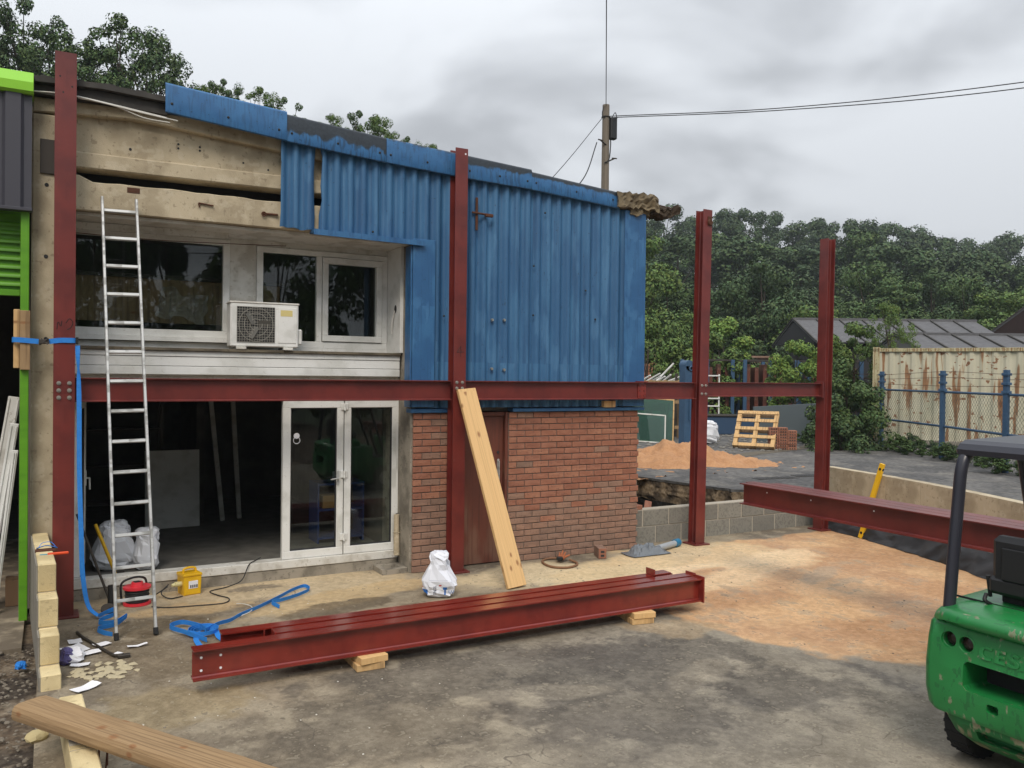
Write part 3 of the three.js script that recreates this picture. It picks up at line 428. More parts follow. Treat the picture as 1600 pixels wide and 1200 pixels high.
{ // blue cladding
  const top = x => Math.min(4.72, roofY(x) - 0.16);
  const jag = (s, a) => x => a + 0.05 * (fbm(x * 7, 5, s, 4) - 0.5);
  part(B, 'cladding_sheet', corrSheet(1.945, 2.300, x => 3.725 + 0.04 * (fbm(x * 6, 5, 501, 4) - 0.5), top, -0.172, 0.146, 0.024, 0.02, 0.007, [0.02, 0.10], 501), M.blue, 'broken-off strip of blue corrugated cladding with a jagged edge');
  part(B, 'cladding_sheet', corrSheet(2.350, 3.06, jag(505, 3.735), top, -0.172, 0.146, 0.024, 0.02, 0.007, [0.09, 0], 505), M.blue);
  part(B, 'cladding_sheet', corrSheet(3.00, 3.68, x => 3.72, top, -0.160, 0.146, 0.024, 0.02, 0.007, [0, 0], 507), M.blue);
  part(B, 'cladding_sheet', corrSheet(3.62, 4.16, x => 1.86, top, -0.168, 0.146, 0.024, 0.02, 0.007, [0, 0], 509), M.blue);
  part(B, 'cladding_sheet', corrSheet(4.10, 4.96, x => 1.86, top, -0.160, 0.146, 0.024, 0.02, 0.007, [0, 0], 511), M.blue);
  part(B, 'cladding_sheet', corrSheet(4.90, 5.86, x => 1.86, top, -0.168, 0.146, 0.024, 0.02, 0.007, [0, 0], 513), M.blue);
  part(B, 'cladding_sheet', corrSheet(5.80, 6.34, x => 1.86, top, -0.160, 0.146, 0.024, 0.02, 0.007, [0, 0], 515), M.blue);
  part(B, 'drip_flashing', [prism([[2.27, 3.70], [3.52, 3.685], [3.52, 3.715], [2.27, 3.735]], -0.24, -0.075), prism([[2.27, 3.675], [3.52, 3.66], [3.52, 3.70], [2.27, 3.72]], -0.082, -0.074)], M.blueFlat);
  part(B, 'reveal_flashing', [cbox(3.395, 3.665, 1.87, 3.74, -0.134, -0.122, 0.004), cbox(3.375, 3.397, 1.87, 3.66, -0.30, -0.137, 0.004)], M.blueFlat);
  part(B, 'corner_flashing', [cbox(6.285, 6.622, 1.86, 4.36, -0.135, -0.124, 0.003), cbox(6.612, 6.622, 1.86, 4.34, -0.42, -0.137, 0.003)], M.blueFlat);
  { const g = bx(6.29, 6.616, 0, 0.004, 0, 0.004); part(B, 'corner_flashing', cbox(6.288, 6.617, 1.862, 3.25, -0.1238, -0.119, 0.001), M.blueFlat); }
  // fascia panels with a rolled top, each with bolts
  const fas = (x0, x1, t0, t1, b0, b1, z, mi) => {
    const n = 10, pos = [], uv = [], prof = [[0, 0.03, 0], [0, 0.012, 0.03], [0.95, 0.0, 1], [1.0, -0.012, 1], [1.02, -0.04, 1], [1.0, -0.09, 1]];
    const P = []; for (let i = 0; i <= n; i++) { const q = i / n, x = lerp(x0, x1, q), t = lerp(t0, t1, q), b = lerp(b0, b1, q); P.push([[x, b, z - 0.03], [x, b + 0.004, z + 0.004], [x, lerp(b, t, 0.5), z], [x, t - 0.03, z], [x, t - 0.008, z - 0.012], [x, t, z - 0.04], [x, t - 0.002, z - 0.10]]); }
    const V = [0, 0.02, 0.5, 0.9, 0.96, 1, 1];
    for (let i = 0; i < n; i++) for (let k = 0; k < 6; k++) for (const [a, c] of [[i, k], [i + 1, k], [i + 1, k + 1], [i, k], [i + 1, k + 1], [i, k + 1]]) { pos.push(...P[a][c]); uv.push(a / n * (x1 - x0) / 1.2, V[c]); }
    let g = new THREE.BufferGeometry(); g.setAttribute('position', new THREE.Float32BufferAttribute(pos, 3)); g.setAttribute('uv', new THREE.Float32BufferAttribute(uv, 2)); g = mergeVertices(g, 1e-5); g.computeVertexNormals();
    const m = part(B, 'fascia_panel', g, M.fascia[mi]); for (const q of [0.05, 0.5, 0.93]) { const s = new THREE.SphereGeometry(0.013, 8, 6); s.scale(1, 1, 0.6); m.add(mesh('bolt', s.translate(lerp(x0, x1, q), lerp(b0, b1, q) + 0.09, z + 0.004), M.black)); } return m;
  };
  for (const f of [[0.835, 1.985, 4.995, 4.905, 4.705, 4.60, -0.075, 0], [1.985, 3.06, 4.885, 4.80, 4.60, 4.525, -0.095, 1], [3.06, 4.02, 4.80, 4.745, 4.525, 4.475, -0.09, 2], [4.02, 4.885, 4.745, 4.695, 4.475, 4.45, -0.092, 3], [4.885, 6.16, 4.67, 4.575, 4.45, 4.365, -0.098, 4]]) fas(...f);
  for (let i = 0; i < 6; i++) { const x = 2.89 + i * 0.026 + 0.01 * Math.sin(i * 5); part(B, 'paint_scratch', bx(x, x + 0.008, 4.60 + 0.01 * (i % 2), 4.665 - 0.008 * (i % 3), -0.0945, -0.0925), M.blueFlat); }
  // fixings on the sheets
  for (const [x, y] of [[4.39, 2.88], [4.55, 2.885], [4.39, 2.31], [4.555, 2.30]]) part(B, 'fixing', tr(new THREE.CylinderGeometry(0.016, 0.018, 0.03, 8).rotateX(Math.PI / 2), x, y, -0.125), M.bolt);
  for (const [x, y] of [[2.93, 3.77], [4.95, 2.96], [4.95, 3.55], [5.85, 2.95], [6.33, 3.45], [3.58, 3.2], [3.78, 2.9], [5.1, 4.2], [5.7, 3.3], [3.45, 3.5]]) part(B, 'fixing', tr(new THREE.SphereGeometry(0.013, 8, 6), x, y, -0.136), M.black);
  part(B, 'rusty_bracket', [cbox(4.16, 4.19, 3.90, 4.28, -0.135, -0.12), bar([4.11, 4.10, -0.115], [4.33, 4.09, -0.10], 0.013), cbox(4.27, 4.37, 4.065, 4.10, -0.12, -0.08)], M.rust);
  part(B, 'timber_packer', cbox(5.99, 6.17, 1.848, 1.93, -0.24, -0.12), M.pine2);
  // broken concrete at the end of the eaves
  const ruin = (x0, x1, y0, y1, z0, z1, s, mat) => { let g = new THREE.BoxGeometry(x1 - x0, y1 - y0, z1 - z0, 16, 6, 9); g.translate((x0 + x1) / 2, (y0 + y1) / 2, (z0 + z1) / 2); const p = g.attributes.position; for (let i = 0; i < p.count; i++) { const x = p.getX(i), y = p.getY(i), z = p.getZ(i), k = sstep(x0, x0 + 0.15, x); p.setXYZ(i, x + 0.10 * (fbm(y * 9 + z * 5, z * 9, s, 4) - 0.5), y + k * (0.13 * (fbm(x * 9, z * 8, s + 2, 4) - 0.5) + 0.05 * (fbm(x * 31, z * 27 + y * 20, s + 3, 2) - 0.5)), z + k * (0.10 * (fbm(x * 10, y * 12, s + 4, 4) - 0.5) + 0.05 * (fbm(x * 29 + z * 9, y * 33, s + 5, 2) - 0.5))); } g = g.toNonIndexed(); g.computeVertexNormals(); return uvm(g); };
  part(B, 'broken_eaves', [ruin(6.13, 6.78, 4.38, 4.57, -0.5, -0.06, 531), ruin(6.35, 6.66, 4.31, 4.42, -0.45, -0.10, 537)], S({ map: M.conc.map, color: 0xcbbfa8, roughness: 0.97, bumpMap: bumpCoarse, bumpScale: 0.02 }), 'broken lump of concrete at the end of the eaves');
  part(B, 'broken_eaves', [ruin(6.70, 7.12, 4.36, 4.47, -0.42, -0.08, 541)], S({ map: M.conc.map, color: 0x77685a, roughness: 0.97 }));
  part(B, 'reinforcing_bar', [bar([6.6, 4.53, -0.2], [7.13, 4.46, -0.15], 0.006), bar([7.1, 4.47, -0.15], [7.12, 4.42, -0.15], 0.006)], M.rust);
  part(B, 'loose_cable', [tube([[0.1, 4.745, -0.15], [0.5, 4.70, -0.13], [0.85, 4.66, -0.12]], 0.008, 20), tube([[0.1, 4.73, -0.14], [0.4, 4.70, -0.12], [0.65, 4.63, -0.12], [0.88, 4.62, -0.12]], 0.006, 20), tube([[-0.25, 4.73, -0.14], [0.0, 4.74, -0.12], [0.3, 4.71, -0.11], [0.7, 4.665, -0.11], [0.95, 4.645, -0.11]], 0.007, 24)], M.whiteDirty);
}
// things seen inside
{
  const b1 = solo('plasterboard_sheet', [cbox(-0.35, 0.35, 0, 1.05, -0.02, 0.02)], M.white, 'pale board leaning in the dark workshop behind the ladder', 'board'); b1.position.set(1.35, 0.116, -3.6); b1.rotation.set(-0.08, 0.1, 0);
  const sh = thing('storage_rack', 'dark metal rack at the back of the open workshop', 'rack', [0.75, 0.116, -4.2]);
  for (const x of [-0.5, 0.5]) for (const z of [-0.2, 0.2]) part(sh, 'upright', bx(x - 0.02, x + 0.02, 0, 1.8, z - 0.02, z + 0.02), M.steelDark); for (const y of [0.3, 0.8, 1.3, 1.75]) part(sh, 'shelf', bx(-0.48, 0.48, y, y + 0.03, -0.18, 0.18), M.steelDark);
  for (const [x, z, t] of [[2.05, -3.9, 0.1], [2.3, -4.0, 0.06]]) { const l = solo('pvc_profile', [cbox(-0.03, 0.03, 0, 1.85, -0.03, 0.03)], M.whiteDirty, x < 2.2 ? 'left white plastic profile standing upright in the dark workshop' : 'right white plastic profile standing upright in the dark workshop', 'profile', 'profiles standing in the workshop'); l.position.set(x, 0.116, z); l.rotation.z = t; }
  const bl = thing('blue_shelf_unit', 'low blue shelf unit behind the right glazed door', 'shelf', [3.1, 0.116, -1.9]); const bm = S({ color: 0x25417a, roughness: 0.6 });
  part(bl, 'side_panel', [bx(-0.3, -0.28, 0, 0.75, -0.2, 0.2), bx(0.28, 0.3, 0, 0.75, -0.2, 0.2)], bm); for (const y of [0.05, 0.4, 0.72]) part(bl, 'shelf', bx(-0.28, 0.28, y, y + 0.025, -0.2, 0.2), bm);
  const bxm = solo('carton', cbox(-0.12, 0.12, 0, 0.16, -0.1, 0.1), S({ color: 0xa87f45, roughness: 0.9 }), 'small brown carton on the blue shelf unit', 'box'); bxm.position.set(3.0, 0.541, -1.85);
  const wb = solo('white_box', cbox(-0.1, 0.1, 0, 0.12, -0.08, 0.08), M.white, 'small white box on top of the blue shelf unit', 'box'); wb.position.set(3.15, 0.861, -1.85);
  const ct = thing('timber_counter', 'long brown timber-faced counter seen through the upper left window', 'counter', [1.0, 2.221, -1.45]); part(ct, 'front_panel', bx(-0.95, 1.25, 0.55, 1.03, -0.05, 0), M.oldWood); part(ct, 'leg', [bx(-0.95, -0.85, 0, 0.55, -0.1, 0), bx(1.1, 1.25, 0, 0.55, -0.1, 0)], M.steelDark); part(ct, 'top', bx(-0.98, 1.3, 1.03, 1.07, -0.5, 0.04), M.steelDark);
  { let g = new THREE.PlaneGeometry(0.5, 0.34, 16, 12); const p = g.attributes.position; for (let i = 0; i < p.count; i++) { const x = p.getX(i), y = p.getY(i); p.setXYZ(i, x + 0.10 * (fbm(x * 6 + 2, y * 6, 553, 3) - 0.5), y + 0.12 * (fbm(x * 6, y * 6 + 4, 557, 3) - 0.5), 0.20 * (fbm(x * 9, y * 9, 551, 4) - 0.5)); } g = g.toNonIndexed(); g.computeVertexNormals(); const m = solo('plastic_wrap', g, PH({ color: 0xf4f6f7, transmission: 0.85, thickness: 0, roughness: 0.08, side: THREE.DoubleSide }), 'crumpled clear plastic wrap hanging inside the upper left window', 'plastic'); m.position.set(1.15, 2.97, -1.32); m.rotation.set(-0.4, 0, -0.2); }
}
// ---------------------------------------------------------------- steel
function iShape(depth, width, tf, tw) { const d = depth / 2, w = width / 2, t = tw / 2, r = 0.008; return [[-w, -d], [w, -d], [w, -d + tf], [t + r, -d + tf], [t, -d + tf + r], [t, d - tf - r], [t + r, d - tf], [w, d - tf], [w, d], [-w, d], [-w, d - tf], [-t - r, d - tf], [-t, d - tf - r], [-t, -d + tf + r], [-t - r, -d + tf], [-w, -d + tf]]; }
const iGeo = (len, depth, width, tf = 0.010, tw = 0.008) => prism(iShape(depth, width, tf, tw), 0, len); // runs along +z, depth along y
const boltGeo = (() => { const a = new THREE.CylinderGeometry(0.0135, 0.0135, 0.010, 6).rotateX(Math.PI / 2), b = new THREE.CylinderGeometry(0.019, 0.019, 0.003, 14).rotateX(Math.PI / 2).translate(0, 0, -0.006), c = new THREE.CylinderGeometry(0.008, 0.008, 0.016, 8).rotateX(Math.PI / 2).translate(0, 0, 0.008); return merge([a, b, c]); })();
{
  const fr = thing('portal_steelwork', 'red-oxide painted steelwork of four columns bolted to a horizontal beam', 'steelwork', [0, 0, 0]);
  const column = (x, h, leanZ, turned, w = 0.152) => { // front flange on the plane z = 0
    const c = new THREE.Group(); c.name = 'column'; c.position.set(x, 0, -w / 2); c.rotation.z = leanZ; fr.add(c);
    const g = iGeo(h - 0.018, w, w, 0.011, 0.008); g.rotateX(-Math.PI / 2); if (turned) g.rotateY(Math.PI / 2); g.translate(0, 0.018, 0); c.add(mesh('shaft', g, M.red));
    c.add(mesh('base_plate', cbox(-0.13, 0.13, 0.001, 0.018, -0.13, 0.13, 0.002), M.red)); return c;
  };
  const c1 = column(0, 5.08, 0, false, 0.172), c2 = column(3.92, 4.78, 0, false), c3 = column(7.495, 4.48, -0.014, false), c4 = column(9.90, 4.31, -0.015, true);
  const bolts = (c, pts, z) => { for (const [x, y] of pts) { const b = mesh('bolt', boltGeo, M.bolt); b.position.set(x, y, z); c.add(b); } };
  bolts(c1, [-0.042, 0.042].flatMap(x => [1.99, 2.055, 2.12].map(y => [x, y])), 0.094);
  bolts(c2, [-0.034, 0.034].flatMap(x => [2.085, 2.15].map(y => [x, y])), 0.084); bolts(c3, [-0.034, 0.034].flatMap(x => [2.02, 2.13].map(y => [x, y])), 0.084);
  { const h = mesh('bolt_hole', new THREE.CylinderGeometry(0.010, 0.010, 0.003, 12).rotateX(Math.PI / 2), M.paper); h.position.set(0.045, 4.72, 0.0765); c2.add(h); }
  c3.add(mesh('cleat', [cbox(-0.005, 0.07, 4.27, 4.39, 0.077, 0.087), tr(new THREE.CylinderGeometry(0.035, 0.045, 0.02, 9).rotateX(Math.PI / 2), 0.03, 4.31, 0.094)], M.rust));
  for (const s of [[-0.045, 4.86], [0.05, 4.78], [-0.02, 4.72]]) { const h = mesh('bolt_hole', new THREE.CylinderGeometry(0.008, 0.008, 0.003, 10).rotateX(Math.PI / 2), M.dark); h.position.set(s[0], s[1], 0.0865); c1.add(h); }
  // chalked marks
  c2.add(mesh('chalk_mark', [bar([0.012, 2.56, 0.077], [0.012, 2.44, 0.077], 0.003, 5), bar([-0.04, 2.49, 0.077], [0.05, 2.495, 0.077], 0.003, 5), bar([-0.035, 2.49, 0.077], [0.005, 2.55, 0.077], 0.003, 5)], M.black));
  c1.add(mesh('chalk_mark', [tube([[0.01, 2.66, 0.087], [0.04, 2.70, 0.087], [0.065, 2.67, 0.087], [0.05, 2.62, 0.087], [0.02, 2.60, 0.087]], 0.003, 20, 5), tube([[-0.06, 2.60, 0.087], [-0.05, 2.67, 0.087], [-0.03, 2.63, 0.087], [-0.02, 2.68, 0.087]], 0.003, 20, 5)], M.black));
  const beam = (x0, x1, yb, yt, z) => { const g = iGeo(x1 - x0, yt - yb, 0.11, 0.010, 0.007); g.rotateY(Math.PI / 2); g.translate(x0, (yb + yt) / 2, z); return part(fr, 'beam', g, M.red); };
  const b1 = beam(0.086, 3.845, 1.95, 2.17, -0.085), b2 = beam(3.995, 6.535, 1.95, 2.17, -0.075), b3 = beam(6.545, 7.42, 1.95, 2.17, -0.075), b4 = beam(7.57, 9.84, 1.98, 2.175, -0.075);
  b4.rotation.z = 0;
  const sp = part(fr, 'splice_plate', [cbox(6.475, 6.605, 1.962, 2.158, -0.071, -0.058, 0.002), cbox(6.475, 6.605, 2.1705, 2.181, -0.13, -0.02, 0.002)], M.redFresh); for (const x of [6.505, 6.575]) for (const y of [1.995, 2.06, 2.125]) { const b = mesh('bolt', new THREE.CylinderGeometry(0.013, 0.013, 0.006, 8).rotateX(Math.PI / 2), M.red); b.position.set(x, y, -0.056); sp.add(b); }
  part(fr, 'end_plate', [cbox(9.815, 9.838, 1.96, 2.195, -0.15, -0.0, 0.002)], M.red);
}
// ---- three beams lying on timber blocks
const endBolts = (x, y0, z) => [[x, y0 + 0.055], [x, y0 + 0.145]].map(([a, b]) => tr(new THREE.CylinderGeometry(0.009, 0.009, 0.004, 10).rotateX(Math.PI / 2), a, b, z));
{
  const lying = (x0, x1, z, label) => { const t = thing('steel_beam', label, 'steel beam', [x0, 0.105, z], 'steel beams lying on the slab'); const g = iGeo(x1 - x0, 0.215, 0.114, 0.011, 0.008); g.rotateY(Math.PI / 2); g.translate(0, 0.1075, 0); part(t, 'beam', g, M.redFresh); return t; };
  const f = lying(0.76, 5.33, 2.40, 'front red steel beam of the three lying on timber blocks, bolt holes at its near end');
  part(f, 'bolt_hole', [0.06, 0.19].flatMap(x => endBolts(x, 0.0, 0.0045)), M.paper); part(f, 'end_plate', [cbox(4.57, 4.585, -0.01, 0.235, -0.075, 0.075, 0.002)], M.redFresh);
  const m = lying(1.36, 5.36, 2.248, 'middle red steel beam of the three lying on timber blocks'); part(m, 'end_plate', [cbox(-0.014, 0, -0.005, 0.22, -0.06, 0.06, 0.002), cbox(4.0, 4.014, 0.03, 0.235, -0.07, 0.07, 0.002)], M.redFresh);
  const r = lying(1.0, 5.22, 2.096, 'rear red steel beam of the three lying on timber blocks, nearest the building'); part(r, 'end_plate', [cbox(4.0, 4.2, 0.2155, 0.228, -0.062, 0.062, 0.002), cbox(3.988, 4.0, 0.216, 0.275, -0.066, 0.066, 0.002)], M.redFresh);
  part(r, 'stiffener', [cbox(0.30, 0.31, 0.011, 0.204, 0.005, 0.062, 0.001), cbox(0.12, 0.30, 0.06, 0.17, 0.0045, 0.012, 0.002)], M.redFresh);
  let k = 0; for (const [x, lab] of [[2.02, 'left'], [4.63, 'right']]) for (const lvl of [0, 1]) { const b = solo('timber_block', cbox(-0.11, 0.11, 0, 0.0515, -0.26, 0.20, 0.003), lvl ? M.pine : M.pine2, `${lvl ? 'upper' : 'lower'} pale timber block of the ${lab} pair under the lying red beams`, 'timber block', 'timber blocks under the lying beams'); b.position.set(x + rr(-0.01, 0.01), lvl * 0.0525 + 0.001, 2.31 + lvl * 0.01); b.rotation.y = rr(-0.06, 0.06) + (x > 4 ? -0.12 : 0.05); k++; }
}
// ---- plank leaning on the second column
{ const A = new THREE.Vector3(4.19, 0.012, 0.885), T = new THREE.Vector3(3.975, 2.075, 0.052), L = A.distanceTo(T); const m = solo('scaffold_plank', uvm(cbox(-0.112, 0.112, 0, L, -0.023, 0.023, 0.003), 1), M.pine, 'pale pine plank leaning against the second red column', 'plank'); { const p = m.geometry.attributes.position, uv = m.geometry.attributes.uv; for (let i = 0; i < p.count; i++) uv.setXY(i, (p.getX(i) + 0.112) / 0.224, p.getY(i) / 2.2); }
  m.position.copy(A); const yv = T.clone().sub(A).normalize(), xv = new THREE.Vector3(1, 0, 0).addScaledVector(yv, -yv.x).normalize(), zv = xv.clone().cross(yv); m.quaternion.setFromRotationMatrix(new THREE.Matrix4().makeBasis(xv, yv, zv)); }
// ---- aluminium ladder
{
  const t = thing('ladder', 'aluminium single ladder leaning on the concrete lintel over the open doors', 'ladder', [0.535, 0, 0.87]); const H = 3.98, g = new THREE.Group(); t.rotation.set(-Math.asin(1.02 / 4.0), 0, 0); t.rotation.z = 0.022;
  for (const s of [-1, 1]) { const m = part(t, 'stile', prism([[s * 0.162 - 0.0, 0.03], [s * 0.19, 0.03], [s * 0.182, H], [s * 0.155, H]].map(p => [p[0] * 0.86, p[1]]), -0.032, 0.032, 0.004), M.alu); part(t, 'rubber_foot', cbox(s * 0.152 - 0.018, s * 0.152 + 0.018, 0.0, 0.06, -0.036, 0.036, 0.004), M.rubber); }
  for (let i = 0; i < 14; i++) part(t, 'rung', cbox(-0.152, 0.152, 0.30 + i * 0.272, 0.30 + i * 0.272 + 0.03, -0.016, 0.016, 0.004), M.alu);
}
// ---- air-conditioning unit on the bay sill
{
  const t = thing('air_conditioner', 'white outdoor air conditioning unit standing on the white bay sill', 'air conditioner', [1.875, 2.476, -0.60]); t.rotation.y = -0.05; const W = 0.35;
  part(t, 'casing', cbox(-W, W, 0.028, 0.49, -0.13, 0.13, 0.012), M.white); part(t, 'lid', cbox(-W - 0.008, W + 0.008, 0.482, 0.502, -0.137, 0.137, 0.006), M.whiteDirty);
  const gr = part(t, 'fan_grille', [bx(-0.285, 0.10, 0.075, 0.45, 0.128, 0.132)], M.dark); const wires = []; for (let i = 0; i <= 14; i++) { const y = 0.078 + i * 0.0262; wires.push(bx(-0.285, 0.10, y, y + 0.004, 0.135, 0.139)); } for (let i = 0; i <= 15; i++) { const x = -0.285 + i * 0.0255; wires.push(bx(x, x + 0.003, 0.078, 0.448, 0.139, 0.142)); } gr.add(mesh('grille_wire', wires, S({ color: 0x8f8d84, roughness: 0.6 })));
  const fan = []; for (let i = 0; i < 3; i++) { const b = bx(0.02, 0.15, -0.05, 0.05, 0, 0.006); b.rotateX(0.4); b.rotateZ(i * 2.094); fan.push(b.translate(-0.09, 0.26, 0.131)); } gr.add(mesh('fan_blade', fan, S({ color: 0x5a5954, roughness: 0.7 }))); gr.add(mesh('grille_ring', [0.06, 0.12, 0.175].map(r => tr(new THREE.TorusGeometry(r, 0.003, 5, 40), -0.0925, 0.262, 0.141)), S({ color: 0x8f8d84, roughness: 0.6 })));
  part(t, 'front_panel', cbox(0.135, 0.325, 0.075, 0.45, 0.128, 0.136, 0.003), M.white); part(t, 'yellow_label', bx(0.16, 0.285, 0.36, 0.425, 0.1355, 0.1375), S({ color: new THREE.Color(0.62, 0.52, 0.22), roughness: 0.7 }));
  part(t, 'valve_cover', cbox(W, W + 0.05, 0.06, 0.23, -0.05, 0.09, 0.015), M.white); for (const x of [-0.24, 0.24]) part(t, 'foot', cbox(x - 0.05, x + 0.05, 0.0, 0.027, -0.15, 0.15, 0.004), M.whiteDirty);
}
// ---- neighbouring unit at the left
{
  const n = thing('neighbouring_unit', 'neighbouring unit with lime green shutter, green post and dark grey cladding', 'building');
  part(n, 'green_post', cbox(-0.345, -0.278, 0, 3.68, -0.16, -0.08, 0.004), M.green);
  const clad = []; for (let i = 0; i < 14; i++) { const x = -0.262 - i * 0.26; part(n, 'cladding_panel', [prism([[x, 0], [x - 0.06, 0], [x - 0.085, 0.035], [x - 0.20, 0.035], [x - 0.225, 0], [x - 0.26, 0], [x - 0.26, -0.03], [x, -0.03]].map(p => [p[0], p[1]]), 0, 1.02).rotateX(-Math.PI / 2).scale(1, 1, -1).translate(0, 3.66, -0.05)].map(g => { g.computeVertexNormals(); return g; }), M.charcoal); }
  part(n, 'drip_trim', cbox(-4.0, -0.255, 3.635, 3.665, -0.12, -0.01, 0.004), M.charcoal);
  part(n, 'lime_trim', [prism([[0.02, 4.66], [0.05, 4.68], [0.055, 4.755], [0.0, 4.855], [-0.3, 4.86], [-0.3, 4.66]], 0, 3.75, 0.003).rotateY(Math.PI / 2).scale(1, 1, 1).translate(-4.0, 0, 0).scale(1, 1, -1).translate(0, 0, -0.03)].map(g => { const p = g.attributes.position; g.computeVertexNormals(); return g; }), S({ color: new THREE.Color(0.26, 0.60, 0.04), roughness: 0.38, side: THREE.DoubleSide }));
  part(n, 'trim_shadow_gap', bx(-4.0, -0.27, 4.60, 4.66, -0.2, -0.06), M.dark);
  for (let i = 0; i < 9; i++) { const y = 2.95 + i * 0.077; const g = new THREE.CylinderGeometry(0.05, 0.05, 3.4, 10, 1, false, 0, Math.PI); g.rotateZ(Math.PI / 2); g.scale(1, 0.77, 0.45); g.rotateX(0); part(n, 'shutter_slat', uvm(g.translate(-2.05, y + 0.038, -0.27)), M.green); }
  part(n, 'shutter_rail', cbox(-3.75, -0.35, 2.90, 2.955, -0.30, -0.24), M.green);
  part(n, 'shutter_backing', bx(-3.75, -0.35, 2.95, 3.68, -0.33, -0.275), M.green);
  part(n, 'green_post', cbox(-3.82, -3.75, 0, 3.68, -0.16, -0.08, 0.004), M.green);
  part(n, 'shell', [bx(-4.0, -0.36, 0, 4.62, -8.1, -8.0), bx(-4.1, -4.0, 0, 4.62, -8, -0.2), bx(-4.0, -0.36, 3.68, 3.75, -8, -0.32), bx(-4.0, -0.36, 4.5, 4.62, -8, -0.22)], M.interior);
  part(n, 'floor', bx(-4.0, -0.36, -0.05, 0.012, -8, -4.2), M.intFloor);
  const lab = ['widest grey-white frame leaning inside the green shutter door', 'middle white frame leaning inside the green shutter door', 'slim white frame leaning nearest the green post']; let k = 0;
  for (const [x, z, h, tx, w] of [[-0.70, -0.62, 2.0, 0.15, 0.10], [-0.64, -0.50, 1.75, 0.14, 0.07], [-0.55, -0.42, 1.5, 0.11, 0.045]]) { const l = solo('window_frame_profile', [cbox(-w / 2, w / 2, 0, h, -0.03, 0.03), cbox(-w / 2 + 0.01, -w / 2 + 0.02, 0.02, h - 0.02, 0.029, 0.04), cbox(w / 2 - 0.02, w / 2 - 0.01, 0.02, h - 0.02, 0.029, 0.038)], k === 0 ? M.whiteDirty : M.white, lab[k++], 'frame'); l.position.set(x, 0.004, z); l.rotation.z = -tx; }
  const cb = solo('cardboard_box', [cbox(-0.11, 0.0, 0, 0.24, -0.1, 0.1, 0.003), cbox(-0.112, -0.05, 0.24, 0.246, -0.1, 0.1, 0.001)], S({ color: 0x8d7156, roughness: 0.9 }), 'brown cardboard box on the floor behind the green post', 'box'); cb.position.set(-0.36, 0.002, -0.75);
  // timber pads held by the ratchet strap
  const w1 = solo('timber_pad', cbox(-0.395, -0.345, 2.25, 2.77, -0.17, -0.075, 0.004), M.pine2, 'pale timber pad strapped against the green post', 'timber'); const w2 = solo('timber_pad', cbox(-0.3445, -0.266, 2.235, 2.76, -0.078, -0.03, 0.004), M.oldWood, 'brown timber pad beside the concrete column under the blue strap', 'timber');
}
// ---- ratchet strap around pads and column, hanging tail
{
  const t = thing('ratchet_strap', 'blue ratchet strap round the first red column, its tail hanging to the ground', 'strap');
  part(t, 'band', [strapGeo([[-0.40, 2.50, -0.2], [-0.40, 2.50, -0.05], [-0.37, 2.50, -0.025], [-0.25, 2.492, -0.015], [-0.20, 2.488, -0.01]], 0.045, [0, 1, 0], 0.004, 40), strapGeo([[-0.12, 2.49, -0.005], [-0.09, 2.495, 0.004], [-0.04, 2.503, 0.006], [0.08, 2.505, 0.006], [0.095, 2.505, -0.02], [0.095, 2.505, -0.20]], 0.045, [0, 1, 0], 0.004, 40)], M.strap);
  part(t, 'ratchet', [cbox(-0.20, -0.12, 2.468, 2.508, -0.02, 0.015, 0.004), bar([-0.195, 2.46, 0.0], [-0.125, 2.515, 0.02], 0.008), bar([-0.18, 2.515, 0.0], [-0.13, 2.465, 0.02], 0.006)], M.steelDark);
  part(t, 'buckle', cbox(0.09, 0.112, 2.47, 2.535, -0.03, 0.012, 0.003), M.black);
  part(t, 'tail', [strapGeo([[0.105, 2.46, 0.0], [0.11, 2.30, 0.02], [0.115, 2.17, 0.03], [0.12, 1.9, 0.035], [0.125, 1.3, 0.06], [0.14, 0.8, 0.08], [0.16, 0.35, 0.09], [0.21, 0.10, 0.12], [0.28, 0.035, 0.18]], 0.04, [[1, 0, 0.2], [0.4, 0, 1], [1, 0, 0.3], [1, 0, 0.2], [1, 0, 0.1], [0.9, 0.1, -0.5], [0.5, 0.3, -1]], 0.003, 80),
    strapGeo([[0.28, 0.035, 0.18], [0.36, 0.05, 0.12], [0.42, 0.07, 0.14], [0.40, 0.055, 0.26], [0.30, 0.03, 0.28], [0.28, 0.03, 0.38], [0.40, 0.03, 0.42], [0.50, 0.06, 0.36]], 0.04, [0.1, 1, 0.25], 0.003, 70), strapGeo([[0.50, 0.05, 0.36], [0.40, 0.03, 0.50], [0.26, 0.028, 0.56], [0.30, 0.02, 0.68], [0.36, 0.015, 0.75]], 0.04, [0.2, 1, 0.2], 0.003, 40)], M.strap);
}
